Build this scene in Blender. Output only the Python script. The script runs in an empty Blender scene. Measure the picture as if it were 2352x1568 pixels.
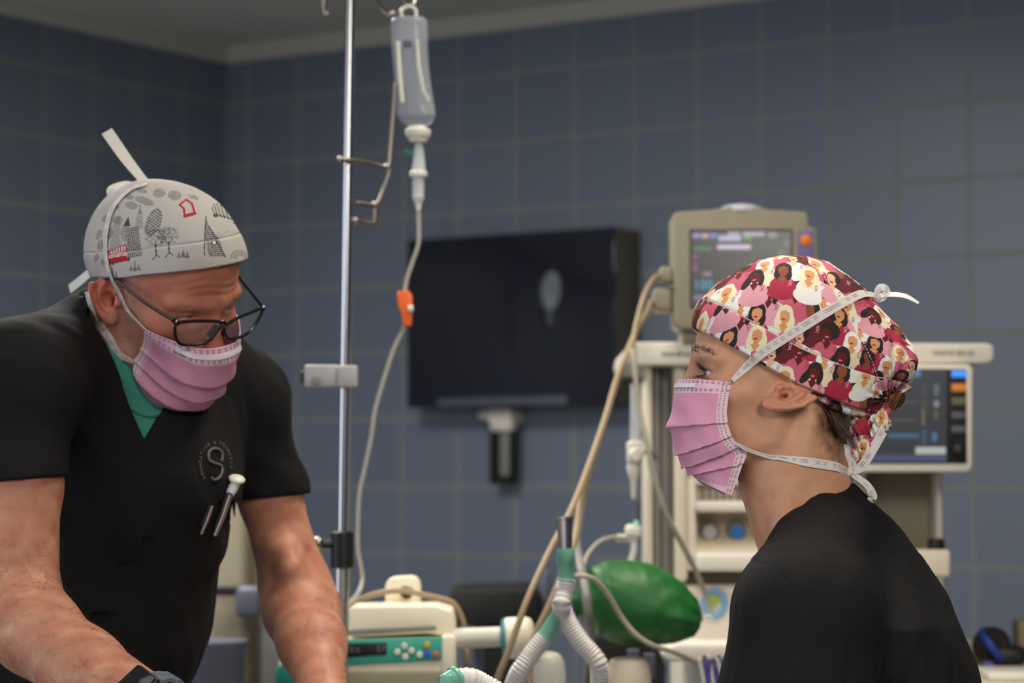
import bpy, bmesh, math, random
import numpy as np
from mathutils import Vector, Matrix
random.seed(7); np.random.seed(7)
SC = bpy.context.scene
COL = SC.collection
# ---------------------------------------------------------------- camera, world, lights, exposure
F = 5553.0                       # focal length in pixels of the 2352 px frame (85 mm)
PITCH = math.atan(306 / F)
CAMZ = 1.45
cam_d = bpy.data.cameras.new('camera'); cam = bpy.data.objects.new('camera', cam_d); COL.objects.link(cam)
cam_d.sensor_width = 36.0; cam_d.lens = 36.0 * F / 2352
cam.location = (0, 0, CAMZ); cam.rotation_euler = (math.pi / 2 + PITCH, 0, 0)
cam_d.dof.use_dof = True; cam_d.dof.focus_distance = 2.47; cam_d.dof.aperture_fstop = 5.6
cam_d.dof.aperture_blades = 9
cam_d.clip_start = 0.05
SC.camera = cam
SC.view_settings.view_transform = 'Standard'; SC.view_settings.look = 'None'
SC.view_settings.gamma = 1.0; SC.view_settings.use_curve_mapping = False
SC.view_settings.exposure = 0.0
SC.cycles.use_denoising = True
SC.cycles.max_bounces = 8; SC.cycles.transparent_max_bounces = 16
SC.cycles.caustics_reflective = False; SC.cycles.caustics_refractive = False
W = bpy.data.worlds.new('world'); SC.world = W; W.use_nodes = True
W.node_tree.nodes['Background'].inputs[0].default_value = (0.92, 0.95, 1.0, 1)
W.node_tree.nodes['Background'].inputs[1].default_value = 1.02
def area(name, loc, target, sx, sy, power, col, spread=180):
    d = bpy.data.lights.new(name, 'AREA'); d.shape = 'RECTANGLE'; d.size = sx; d.size_y = sy
    d.energy = power; d.color = col; d.spread = math.radians(spread)
    o = bpy.data.objects.new(name, d); COL.objects.link(o); o.location = loc
    v = Vector(target) - Vector(loc); o.rotation_euler = v.to_track_quat('-Z', 'Y').to_euler()
    return o
CEIL = CAMZ + 1.341
LIGHTS = [('ceiling_panel_light', (1.0, 0.15, CEIL - .06), (0.75, 2.5, 1.2), .6, 1.2, 18, (1.0, .93, .82), 80),
          ('ceiling_panel_light', (0.35, 3.05, CEIL - .06), (0.35, 3.4, 0.0), .6, 1.2, 12.5, (1.0, .91, .78), 105),
          ('ceiling_panel_light', (-1.0, 1.9, CEIL - .06), (-.9, 2.2, 0.0), .6, 1.2, 0.5, (1.0, .94, .86), 150),
          ('ceiling_panel_light', (-0.85, 4.5, CEIL - .06), (-0.8, 4.9, 0.0), .6, 1.2, 64, (1.0, .96, .90), 165),
          ('window_light', (-3.2, 2.2, 1.75), (0.0, 3.4, 1.5), 1.3, 1.3, 9, (.72, .84, 1.0), 130)]
for a in LIGHTS: area(*a)

# ---------------------------------------------------------------- helpers
def px(x, y, Y):
    """point of the world at pixel (x, y) of the frame and distance Y in front of the camera"""
    dx = (x - 1176) / F; dy = -(y - 784) / F
    c, s = math.cos(PITCH), math.sin(PITCH)
    wy = c - dy * s; wz = s + dy * c; k = Y / wy
    return np.array((dx * k, Y, CAMZ + wz * k))
def pxs(l, Y=None):
    return [px(p[0], p[1], p[2] if len(p) > 2 else Y) for p in l]
def srgb(r, g, b, a=1.0):
    f = lambda v: (v / 255 / 12.92) if v / 255 <= .04045 else ((v / 255 + .055) / 1.055) ** 2.4
    return (f(r), f(g), f(b), a)
MATS = {}
def mat(name, col, rough=.5, metal=0.0, spec=.5, emit=None, es=1.0, alpha=1.0, trans=0.0, noise=0.0, nscale=8.0,
        bump=0.0, bscale=200.0, attr=None, sss=0.0, coat=0.0, sheen=0.0, ior=1.45):
    m = bpy.data.materials.new(name); m.use_nodes = True
    nt = m.node_tree; N = nt.nodes; L = nt.links; b = N['Principled BSDF']
    b.inputs['Base Color'].default_value = col; b.inputs['Roughness'].default_value = rough
    b.inputs['Metallic'].default_value = metal; b.inputs['Specular IOR Level'].default_value = spec
    b.inputs['IOR'].default_value = ior
    b.inputs['Transmission Weight'].default_value = trans; b.inputs['Alpha'].default_value = alpha
    b.inputs['Coat Weight'].default_value = coat; b.inputs['Sheen Weight'].default_value = sheen
    src = None
    tc = N.new('ShaderNodeTexCoord')
    if attr:
        at = N.new('ShaderNodeAttribute'); at.attribute_name = attr; src = at.outputs['Color']
    if noise > 0:
        n = N.new('ShaderNodeTexNoise'); n.inputs['Scale'].default_value = nscale; n.inputs['Detail'].default_value = 5
        L.new(tc.outputs['Object'], n.inputs['Vector'])
        mr = N.new('ShaderNodeMapRange'); mr.inputs['From Min'].default_value = .3; mr.inputs['From Max'].default_value = .7
        mr.inputs['To Min'].default_value = 1 - noise; mr.inputs['To Max'].default_value = 1 + noise
        L.new(n.outputs['Fac'], mr.inputs['Value'])
        mx = N.new('ShaderNodeMix'); mx.data_type = 'RGBA'; mx.blend_type = 'MULTIPLY'; mx.inputs['Factor'].default_value = 1
        if src: L.new(src, mx.inputs['A'])
        else: mx.inputs['A'].default_value = col
        L.new(mr.outputs['Result'], mx.inputs['B']); src = mx.outputs['Result']
    if src: L.new(src, b.inputs['Base Color'])
    if bump > 0:
        n2 = N.new('ShaderNodeTexNoise'); n2.inputs['Scale'].default_value = bscale; n2.inputs['Detail'].default_value = 4
        L.new(tc.outputs['Object'], n2.inputs['Vector'])
        bp = N.new('ShaderNodeBump'); bp.inputs['Strength'].default_value = bump; bp.inputs['Distance'].default_value = .002
        L.new(n2.outputs['Fac'], bp.inputs['Height']); L.new(bp.outputs['Normal'], b.inputs['Normal'])
    if sss > 0:
        b.inputs['Subsurface Weight'].default_value = sss; b.inputs['Subsurface Radius'].default_value = (1, .35, .2)
        b.inputs['Subsurface Scale'].default_value = .006
    if emit:
        b.inputs['Emission Color'].default_value = emit; b.inputs['Emission Strength'].default_value = es
    MATS[name] = m
    return m

class MB:
    """collects shapes that become ONE mesh object"""
    def __init__(s): s.v = []; s.f = []; s.sm = []
    def add(s, v, f, smooth=False, M=None):
        n = len(s.v)
        for p in v:
            p = Vector(p)
            if M is not None: p = M @ p
            s.v.append(tuple(p))
        for q in f: s.f.append(tuple(n + i for i in q)); s.sm.append(smooth)
        return s
    def box(s, c, size, bev=0.0, M=None, seg=3):
        bm = bmesh.new(); bmesh.ops.create_cube(bm, size=1.0)
        bmesh.ops.scale(bm, vec=Vector(size), verts=bm.verts)
        if bev > 0:
            bmesh.ops.bevel(bm, geom=list(bm.edges), offset=min(bev, min(size) * .49), segments=seg, profile=.5, affect='EDGES', clamp_overlap=True)
        T = Matrix.Translation(Vector(c))
        if M is not None: T = M @ T
        bm.verts.index_update()
        s.add([v.co[:] for v in bm.verts], [[v.index for v in f.verts] for f in bm.faces], bev > 0, T); bm.free()
        return s
    def pbox(s, x0, y0, x1, y1, Y, depth, bev=.004, seg=3):
        """a box whose front face fills the pixel rectangle at distance Y"""
        a = px(x0, y0, Y); b = px(x1, y1, Y)
        return s.box(((a[0] + b[0]) / 2, Y + depth / 2, (a[2] + b[2]) / 2), (abs(b[0] - a[0]), depth, abs(a[2] - b[2])), bev, seg=seg)
    def tube(s, pts, r, n=12, cap=True, closed=False):
        P = [Vector(p) for p in pts]; m = len(P)
        R = r if hasattr(r, '__len__') else [r] * m
        prev = None; rings = []
        for i in range(m):
            if closed: t = P[(i + 1) % m] - P[i - 1]
            else: t = P[min(i + 1, m - 1)] - P[max(i - 1, 0)]
            t = t.normalized() if t.length > 1e-9 else Vector((0, 0, 1))
            if prev is None:
                u = t.orthogonal().normalized()
            else:
                u = prev - t * prev.dot(t)
                u = u.normalized() if u.length > 1e-6 else t.orthogonal().normalized()
            prev = u; w = t.cross(u)
            rings.append([P[i] + (u * math.cos(2 * math.pi * k / n) + w * math.sin(2 * math.pi * k / n)) * R[i] for k in range(n)])
        v = [p for r_ in rings for p in r_]; f = []
        for i in range(m if closed else m - 1):
            j = (i + 1) % m
            for k in range(n): f.append((i * n + k, i * n + (k + 1) % n, j * n + (k + 1) % n, j * n + k))
        if cap and not closed:
            f.append(tuple(range(n))[::-1]); f.append(tuple((m - 1) * n + k for k in range(n)))
        return s.add(v, f, True)
    def lathe(s, prof, base, axis=(0, 0, 1), n=28):
        """prof: (radius, distance along axis)"""
        ax = Vector(axis).normalized(); u = ax.orthogonal().normalized(); w = ax.cross(u); b = Vector(base)
        v = []; f = []
        for (r, h) in prof:
            for k in range(n): v.append(b + ax * h + (u * math.cos(2 * math.pi * k / n) + w * math.sin(2 * math.pi * k / n)) * r)
        for i in range(len(prof) - 1):
            for k in range(n): f.append((i * n + k, i * n + (k + 1) % n, (i + 1) * n + (k + 1) % n, (i + 1) * n + k))
        f.append(tuple(range(n))[::-1]); f.append(tuple((len(prof) - 1) * n + k for k in range(n)))
        return s.add(v, f, True)
    def ball(s, c, r, n=16, sc=(1, 1, 1)):
        v = []; f = []
        for i in range(n + 1):
            th = math.pi * i / n
            for k in range(2 * n):
                ph = math.pi * k / n
                v.append((c[0] + r * sc[0] * math.sin(th) * math.cos(ph), c[1] + r * sc[1] * math.sin(th) * math.sin(ph), c[2] + r * sc[2] * math.cos(th)))
        for i in range(n):
            for k in range(2 * n): f.append((i * 2 * n + k, (i + 1) * 2 * n + k, (i + 1) * 2 * n + (k + 1) % (2 * n), i * 2 * n + (k + 1) % (2 * n)))
        return s.add(v, f, True)
    def prism(s, poly, d):
        """polygon (world points) pushed along vector d"""
        n = len(poly); d = Vector(d); P = [Vector(p) for p in poly]
        return s.add(P + [p + d for p in P], [tuple(range(n)), tuple(range(2 * n - 1, n - 1, -1))] + [(i, i + n, (i + 1) % n + n, (i + 1) % n) for i in range(n)])
    def build(s, name, m, parent=None, autosmooth=True, **props):
        return mesh_obj(name, s.v, s.f, m, parent, s.sm, **props)

def mesh_obj(name, v, f, m, parent=None, smooth=True, cols=None, **props):
    me = bpy.data.meshes.new(name)
    if isinstance(f, np.ndarray):
        v = np.asarray(v, np.float32); nf, k = f.shape
        me.vertices.add(len(v)); me.vertices.foreach_set('co', v.ravel())
        me.loops.add(nf * k); me.loops.foreach_set('vertex_index', f.astype(np.int32).ravel())
        me.polygons.add(nf); me.polygons.foreach_set('loop_start', np.arange(0, nf * k, k, dtype=np.int32))
        me.polygons.foreach_set('use_smooth', np.ones(nf, bool))
        me.update(calc_edges=True); me.validate()
    else:
        me.from_pydata([tuple(map(float, p)) for p in v], [], f)
        sm = smooth if hasattr(smooth, '__len__') else [bool(smooth)] * len(f)
        bm = bmesh.new(); bm.from_mesh(me); bmesh.ops.recalc_face_normals(bm, faces=bm.faces); bm.to_mesh(me); bm.free()
        if len(me.polygons) == len(sm): me.polygons.foreach_set('use_smooth', sm)
        me.update()
        if any(sm): me.set_sharp_from_angle(angle=math.radians(42))
    if cols is not None:
        at = me.color_attributes.new('Col', 'FLOAT_COLOR', 'POINT')
        c = np.ones((len(me.vertices), 4), np.float32); c[:, :3] = cols; at.data.foreach_set('color', c.ravel())
    me.materials.append(m if not isinstance(m, str) else MATS[m])
    o = bpy.data.objects.new(name, me); COL.objects.link(o)
    if parent is not None: attach(o, parent)
    for k, val in props.items(): o[k] = val
    return o
ORG = {}
def attach(o, parent):
    o.parent = parent
    o.matrix_parent_inverse = Matrix.Translation(Vector(ORG.get(parent.name, (0, 0, 0)))).inverted()
    ORG[o.name] = (0, 0, 0)
def thing(name, label, cat, loc, group=None):
    o = bpy.data.objects.new(name, None); COL.objects.link(o); o.location = loc; o.empty_display_size = .05
    ORG[o.name] = tuple(float(a) for a in loc)
    o['label'] = label; o['category'] = cat
    if group: o['group'] = group
    return o
def tag(o, label, cat, group=None):
    o['label'] = label; o['category'] = cat
    if group: o['group'] = group
    return o
def struct(o): o['kind'] = 'structure'; return o
def spline(pts, n=8, closed=False):
    """Catmull-Rom through the points"""
    P = [np.array(p, float) for p in pts]; out = []; m = len(P)
    for i in range(m if closed else m - 1):
        g = lambda k: P[k % m] if closed else P[min(max(k, 0), m - 1)]
        p0, p1, p2, p3 = g(i - 1), g(i), g(i + 1), g(i + 2)
        for k in range(n):
            t = k / n
            out.append(.5 * ((2 * p1) + (p2 - p0) * t + (2 * p0 - 5 * p1 + 4 * p2 - p3) * t * t + (3 * p1 - p0 - 3 * p2 + p3) * t ** 3))
    if not closed: out.append(P[-1])
    return out
def text_mesh(s, size, M, name, m, parent, depth=.0004, **props):
    cu = bpy.data.curves.new('writing', 'FONT'); cu.body = s; cu.size = size; cu.extrude = depth; cu.align_x = 'CENTER'; cu.align_y = 'CENTER'
    cu.resolution_u = 3
    to = bpy.data.objects.new('writing_source', cu); COL.objects.link(to)
    me = bpy.data.meshes.new_from_object(to.evaluated_get(bpy.context.evaluated_depsgraph_get()))
    bpy.data.objects.remove(to); bpy.data.curves.remove(cu)
    me.transform(M); me.materials.clear(); me.materials.append(MATS[m] if isinstance(m, str) else m)
    me.name = name
    o = bpy.data.objects.new(name, me); COL.objects.link(o)
    if parent is not None: attach(o, parent)
    for k, v in props.items(): o[k] = v
    return o
def face_cam(loc):          # text frame: reads from the -Y side
    return Matrix.Translation(Vector(loc)) @ Matrix.Rotation(math.pi / 2, 4, 'X')

# ---------------------------------------------------------------- implicit surfaces (numpy)
def smin(a, b, k):
    h = np.clip(.5 + .5 * (b - a) / k, 0, 1)
    return b + (a - b) * h - k * h * (1 - h)
def smax(a, b, k): return -smin(-a, -b, k)
def ell(P, c, r):
    r = np.asarray(r, np.float32); q = (P - np.asarray(c, np.float32))
    k0 = np.sqrt(((q / r) ** 2).sum(1)); k1 = np.sqrt(((q / (r * r)) ** 2).sum(1))
    return k0 * (k0 - 1) / np.maximum(k1, 1e-9)
def cone(P, a, b, ra, rb):
    a = np.asarray(a, np.float32); b = np.asarray(b, np.float32); ab = b - a
    t = np.clip(((P - a) @ ab) / max(float(ab @ ab), 1e-12), 0, 1)
    q = P - a - t[:, None] * ab
    return np.sqrt((q * q).sum(1)) - (ra + (rb - ra) * t)
def sph(P, c, r):
    q = P - np.asarray(c, np.float32); return np.sqrt((q * q).sum(1)) - r
def chain(P, pts, rs, k=None):
    d = None
    for i in range(len(pts) - 1):
        e = cone(P, pts[i], pts[i + 1], rs[i], rs[i + 1])
        d = e if d is None else (np.minimum(d, e) if k is None else smin(d, e, k))
    return d
def plane(P, p, n):
    n = np.asarray(n, np.float32); n = n / np.linalg.norm(n)
    return (P - np.asarray(p, np.float32)) @ n
def surf(fn, lo, hi, h, proj=2, lip=1.8):
    lo = np.asarray(lo, float); hi = np.asarray(hi, float); B = 8
    nb = np.ceil((hi - lo) / h / B).astype(int); n = nb * B + 1
    g = np.stack(np.meshgrid(*[np.arange(k) for k in nb], indexing='ij'), -1).reshape(-1, 3)
    cen = (lo + (g * B + B / 2) * h).astype(np.float32); d = fn(cen)
    vol = np.repeat(np.repeat(np.repeat(np.where(d < 0, -1, 1).astype(np.float32).reshape(nb), B, 0), B, 1), B, 2)
    vol = np.pad(vol, ((0, 1),) * 3, mode='edge')
    act = g[np.abs(d) < B * h * .87 * lip]
    o = np.stack(np.meshgrid(*[np.arange(B + 1)] * 3, indexing='ij'), -1).reshape(-1, 3)
    for i in range(0, len(act), 400):
        ix = (act[i:i + 400, None, :] * B + o[None]).reshape(-1, 3)
        vol[ix[:, 0], ix[:, 1], ix[:, 2]] = fn((lo + ix * h).astype(np.float32))
    ins = vol < 0
    cnt = np.zeros(tuple(n - 1), np.int8)
    for a in (0, 1):
        for b in (0, 1):
            for c in (0, 1): cnt += ins[a:n[0] - 1 + a, b:n[1] - 1 + b, c:n[2] - 1 + c]
    cell = np.argwhere((cnt > 0) & (cnt < 8)); ids = np.full(tuple(n - 1), -1, np.int32)
    ids[cell[:, 0], cell[:, 1], cell[:, 2]] = np.arange(len(cell))
    cor = np.array([(a, b, c) for a in (0, 1) for b in (0, 1) for c in (0, 1)])
    val = np.stack([vol[cell[:, 0] + a, cell[:, 1] + b, cell[:, 2] + c] for a, b, c in cor], 1)
    acc = np.zeros((len(cell), 3)); m = np.zeros(len(cell))
    for i in range(8):
        for j in range(i + 1, 8):
            if np.abs(cor[i] - cor[j]).sum() != 1: continue
            x = (val[:, i] < 0) != (val[:, j] < 0)
            t = val[:, i] / np.where(x, val[:, i] - val[:, j], 1)
            acc += np.where(x[:, None], cor[i] + t[:, None] * (cor[j] - cor[i]), 0); m += x
    V = (lo + (cell + acc / m[:, None]) * h).astype(np.float32)
    Q = []
    for ax in range(3):
        s0 = [slice(1, n[k] - 1) for k in range(3)]; s0[ax] = slice(0, n[ax] - 1); s1 = list(s0); s1[ax] = slice(1, n[ax])
        A = ins[tuple(s0)]; Bq = ins[tuple(s1)]; e = np.argwhere(A != Bq)
        off = np.ones(3, int); off[ax] = 0; e = e + off
        fl = ins[e[:, 0], e[:, 1], e[:, 2]]
        u, w = (ax + 1) % 3, (ax + 2) % 3
        def at(du, dw):
            q = e.copy(); q[:, u] -= du; q[:, w] -= dw
            return ids[q[:, 0], q[:, 1], q[:, 2]]
        q = np.stack([at(1, 1), at(0, 1), at(0, 0), at(1, 0)], 1)
        q[~fl] = q[~fl][:, ::-1]; Q.append(q)
    Q = np.concatenate(Q); Q = Q[(Q >= 0).all(1)]
    for _ in range(proj):
        d0 = fn(V); e = h * .35
        G = np.stack([fn(V + np.eye(3, dtype=np.float32)[k] * e) - fn(V - np.eye(3, dtype=np.float32)[k] * e) for k in range(3)], 1) / (2 * e)
        st = d0 / np.maximum((G * G).sum(1), .05); st = np.clip(st, -h * .6, h * .6)
        V = V - (G * st[:, None]).astype(np.float32)
    return V, Q
def subdiv(V, Q):
    """each four-sided face cut into four"""
    E = np.sort(np.concatenate([Q[:, [i, (i + 1) % 4]] for i in range(4)]), 1).astype(np.int64); key = E[:, 0] * (len(V) + 1) + E[:, 1]
    u, inv = np.unique(key, return_inverse=True); a, b = u // (len(V) + 1), u % (len(V) + 1); n = len(Q)
    ec = (inv + len(V)).reshape(4, n); fc = np.arange(n) + len(V) + len(u)
    V2 = np.concatenate([V, (V[a] + V[b]) / 2, V[Q].mean(1)]).astype(np.float32)
    return V2, np.concatenate([np.stack([Q[:, i], ec[i], fc, ec[i - 1]], 1) for i in range(4)])
def grad(fn, P, e=.0008):
    P = np.asarray(P, np.float32).reshape(-1, 3)
    G = np.stack([fn(P + np.eye(3, dtype=np.float32)[k] * e) - fn(P - np.eye(3, dtype=np.float32)[k] * e) for k in range(3)], 1)
    return G / np.maximum(np.linalg.norm(G, axis=1, keepdims=True), 1e-9)
def cast(fn, x, y, Y0, Y1, n=700, miss=None):
    """where the line of sight through pixel (x, y) meets a surface"""
    Ys = np.linspace(Y0, Y1, n); a = px(x, y, Y0); b = px(x, y, Y1)
    P = (a + (b - a) * ((Ys - Y0) / (Y1 - Y0))[:, None]).astype(np.float32); d = fn(P)
    i = np.argmax(d < 0)
    if d[i] >= 0:
        if miss is not None: return px(x, y, miss)
        return P[np.argmin(d)].astype(float)
    if i == 0: return P[0].astype(float)
    t = d[i - 1] / (d[i - 1] - d[i]); return (P[i - 1] + (P[i] - P[i - 1]) * t).astype(float)
class Inflate:
    """a closed outline (world x, z) given real thickness around the plane y = yc"""
    def __init__(s, poly, yc, D, Wf, cell=.002, blur=.010, pad=.03):
        s.p = np.array([(p[0], p[2]) for p in poly]); s.yc = yc; s.D = D; s.W = Wf; s.c = cell
        s.lo = s.p.min(0) - pad; n = np.ceil((s.p.max(0) + pad - s.lo) / cell).astype(int) + 1
        X, Z = np.meshgrid(s.lo[0] + np.arange(n[0]) * cell, s.lo[1] + np.arange(n[1]) * cell, indexing='ij')
        q = np.stack([X.ravel(), Z.ravel()], 1); d = np.full(len(q), 1e9); inn = np.zeros(len(q), bool)
        for i in range(len(s.p)):
            a = s.p[i]; b = s.p[(i + 1) % len(s.p)]; ab = b - a
            t = np.clip(((q - a) @ ab) / (ab @ ab), 0, 1); r = q - a - t[:, None] * ab
            d = np.minimum(d, np.sqrt((r * r).sum(1)))
            cr = ((a[1] > q[:, 1]) != (b[1] > q[:, 1]))
            xx = a[0] + (q[:, 1] - a[1]) / np.where(b[1] == a[1], 1e-9, b[1] - a[1]) * (b[0] - a[0])
            inn ^= cr & (q[:, 0] < xx)
        d = np.where(inn, d, -d).reshape(n)
        sd = d.copy(); k = int(blur * 3 / cell); w = np.exp(-.5 * (np.arange(-k, k + 1) * cell / blur) ** 2); w /= w.sum()
        for ax in (0, 1):
            pd = np.pad(sd, [(k, k) if a == ax else (0, 0) for a in (0, 1)], mode='edge'); o = np.zeros_like(sd)
            for i in range(2 * k + 1):
                sl = [slice(None)] * 2; sl[ax] = slice(i, i + sd.shape[ax]); o += w[i] * pd[tuple(sl)]
            sd = o
        m = np.clip((d - .002) / (blur * 2), 0, 1); s.g = (d * (1 - m) + sd * m).astype(np.float32)
    def dist(s, P):
        u = np.clip((P[:, 0] - s.lo[0]) / s.c, 0, s.g.shape[0] - 1.001); v = np.clip((P[:, 2] - s.lo[1]) / s.c, 0, s.g.shape[1] - 1.001)
        i = u.astype(int); j = v.astype(int); a = u - i; b = v - j; g = s.g
        return g[i, j] * (1 - a) * (1 - b) + g[i + 1, j] * a * (1 - b) + g[i, j + 1] * (1 - a) * b + g[i + 1, j + 1] * a * b
    def __call__(s, P):
        d = s.dist(P); q = np.maximum((s.D - d) / s.D, 0); Wd = s.W(P) if callable(s.W) else s.W
        yc = s.yc(P) if callable(s.yc) else s.yc
        return (np.sqrt(q * q + ((P[:, 1] - yc) / Wd) ** 2 + 1e-9) - 1) * np.minimum(s.D, Wd)
def fbm(P, f, seed=0, oct=3):
    r = np.random.RandomState(seed); o = np.zeros(len(P), np.float32); a = 1.0
    for k in range(oct):
        for j in range(3):
            w = r.randn(3); w = w / np.linalg.norm(w) * f * 2 * math.pi * (.7 + .6 * r.rand())
            o += a * np.sin(P @ w.astype(np.float32) + r.rand() * 6.28 + 1.5 * np.sin(P @ (r.randn(3) * f * 3).astype(np.float32) + r.rand() * 6))
        f *= 2.1; a *= .5
    return o / 3
def ribbon(pts, nrm, width, name, m, parent, thick=.0007, colf=None, n=6, nw=8, **props):
    """a flat tape along pts whose faces point along nrm; colours from colf(distance along, position across 0..1)"""
    P = spline(pts, n); Nn = spline(nrm, n) if hasattr(nrm[0], '__len__') else [np.array(nrm, float)] * len(P)
    wd = width if hasattr(width, '__len__') else [width] * len(pts)
    Wd = [float(w[0]) for w in spline([[w] for w in wd], n)]
    v = []; cols = []; L = 0; m_ = len(P)
    for i in range(m_):
        t = P[min(i + 1, m_ - 1)] - P[max(i - 1, 0)]; t = t / max(np.linalg.norm(t), 1e-9)
        nn = Nn[i] - t * (Nn[i] @ t); nn = nn / max(np.linalg.norm(nn), 1e-9); sd = np.cross(t, nn)
        if i: L += np.linalg.norm(P[i] - P[i - 1])
        for side in (1, -1):
            for k in range(nw + 1):
                a = k / nw
                v.append(P[i] + sd * (a - .5) * Wd[i] + nn * side * thick / 2)
                cols.append(colf(L, a) if colf else (.8, .8, .8))
    R = 2 * (nw + 1); f = []
    for i in range(m_ - 1):
        for k in range(nw):
            f.append((i * R + k, i * R + k + 1, (i + 1) * R + k + 1, (i + 1) * R + k))
            b = nw + 1; f.append((i * R + b + k + 1, i * R + b + k, (i + 1) * R + b + k, (i + 1) * R + b + k + 1))
        for k in (0, nw):
            b = nw + 1; q = (i * R + k, (i + 1) * R + k, (i + 1) * R + b + k, i * R + b + k); f.append(q)
    for i in (0, m_ - 1):
        f.append(tuple(i * R + k for k in range(nw + 1)) + tuple(i * R + nw + 1 + k for k in range(nw, -1, -1)))
    return mesh_obj(name, v, f, m, parent, True, cols=np.array(cols), **props)
# ================================================================ materials
mat('wall_paint_white', srgb(196, 192, 180), .7)
mat('ceiling_paint', srgb(228, 224, 208), .85, noise=.03, nscale=2)
mat('floor_vinyl', srgb(120, 122, 124), .4, noise=.08, nscale=6)
mat('beige_plastic', srgb(143, 134, 113), .5, noise=.03, nscale=20)
mat('cream_plastic', srgb(222, 210, 188), .42, noise=.02, nscale=14)
mat('white_plastic', srgb(226, 218, 204), .38, noise=.02, nscale=14)
mat('pump_plastic', srgb(240, 230, 206), .4, noise=.02, nscale=14)
mat('grey_plastic', srgb(132, 130, 126), .5, noise=.04, nscale=14)
mat('slate_plastic', srgb(82, 84, 98), .5, noise=.04, nscale=14)
mat('dark_plastic', srgb(24, 23, 22), .45, noise=.1, nscale=20)
mat('black_fabric', srgb(22, 21, 20), .8, noise=.15, nscale=30)
mat('tv_glass', srgb(34, 36, 46), .035, spec=.6)
mat('tv_side', srgb(104, 98, 80), .55)
mat('chrome', (.52, .52, .54, 1), .2, metal=1.0)
mat('brushed_steel', (.56, .54, .52, 1), .32, metal=1.0)
mat('clamp_grey', srgb(168, 166, 168), .4)
mat('dull_steel', (.33, .29, .25, 1), .35, metal=1.0)
mat('clear_plastic', (.92, .95, .97, 1), .12, alpha=.34)
mat('tube_clear', srgb(205, 198, 184), .25, alpha=.42)
mat('bag_film', srgb(168, 172, 180), .22, alpha=.6)
mat('bag_fluid', srgb(118, 132, 152), .15, alpha=.4)
mat('milky_plastic', srgb(226, 222, 210), .3, alpha=.92)
mat('corrugated_plastic', srgb(238, 234, 230), .35, alpha=.86)
mat('green_connector', srgb(132, 204, 178), .22, alpha=.72)
mat('teal_panel', srgb(64, 168, 146), .4)
mat('teal_dark', srgb(24, 112, 96), .4)
mat('teal_ring', srgb(70, 140, 150), .4)
mat('orange_plastic', srgb(232, 98, 28), .4)
mat('green_rubber', srgb(26, 92, 36), .5, noise=.06, nscale=18)
mat('cable_tan', srgb(150, 131, 102), .5)
mat('cable_white', srgb(176, 168, 150), .45)
mat('blue_plastic', srgb(40, 120, 200), .4)
mat('light_blue', srgb(120, 168, 214), .45)
mat('lime', srgb(150, 178, 46), .5)
mat('royal_blue', srgb(34, 66, 158), .45)
mat('yellow_wrap', srgb(190, 172, 40), .5)
mat('purple_plastic', srgb(88, 80, 150), .45)
mat('red_plastic', srgb(170, 44, 44), .45)
mat('ink', srgb(96, 92, 84), .6)
mat('button_white', srgb(222, 218, 204), .4)
mat('button_yellow', srgb(208, 178, 44), .4)
mat('button_blue', srgb(60, 84, 200), .4)
mat('button_red', srgb(206, 92, 74), .4)
mat('label_violet', srgb(108, 98, 148), .5)
mat('label_orange', srgb(226, 118, 36), .5)
mat('lamp_dome', srgb(190, 190, 196), .25)
mat('lamp_panel', (1, 1, 1, 1), .5, emit=(1, .95, .86, 1), es=2.0)
def screen_mat(name, es):
    m = bpy.data.materials.new(name); m.use_nodes = True; nt = m.node_tree; b = nt.nodes['Principled BSDF']
    a = nt.nodes.new('ShaderNodeAttribute'); a.attribute_name = 'Col'
    b.inputs['Base Color'].default_value = (.01, .01, .012, 1); b.inputs['Roughness'].default_value = .25
    nt.links.new(a.outputs['Color'], b.inputs['Emission Color']); b.inputs['Emission Strength'].default_value = es
    MATS[name] = m; return m
screen_mat('display', 1.0)
for nm, c, s in (('glow_cyan', srgb(92, 190, 220), .75), ('glow_blue', srgb(60, 150, 255), 1.0), ('glow_orange', srgb(214, 120, 30), .8), ('glow_green', srgb(150, 255, 190), .8), ('glow_white', srgb(170, 200, 220), .5)):
    mat(nm, (.02, .02, .02, 1), .4, emit=c, es=s)

# ================================================================ the room
AL = math.radians(33.2)
CORNER = px(516, 1090, 7.57); CORNER[2] = 0
U = Vector((math.cos(AL), -math.sin(AL), 0)); NB = Vector((math.sin(AL), math.cos(AL), 0))
WB = Matrix.Translation(Vector(CORNER)) @ Matrix(((U.x, NB.x, 0, 0), (U.y, NB.y, 0, 0), (0, 0, 1, 0), (0, 0, 0, 1)))      # x along the back wall, y into it
VL = Vector((-NB.x, -NB.y, 0))
WL = Matrix.Translation(Vector(CORNER)) @ Matrix(((VL.x, -U.x, 0, 0), (VL.y, -U.y, 0, 0), (0, 0, 1, 0), (0, 0, 0, 1)))     # x along the left wall towards the camera, y into it
def on_wall(x, y, off, M=WB):
    """(along, height) where pixel (x, y) meets the plane 'off' metres in front of a wall"""
    Mi = M.inverted(); a = Mi @ Vector((0, 0, CAMZ)); b = Mi @ Vector(px(x, y, 5.0)); d = b - a
    k = (-off - a.y) / d.y; q = a + d * k; return q.x, q.z
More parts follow.
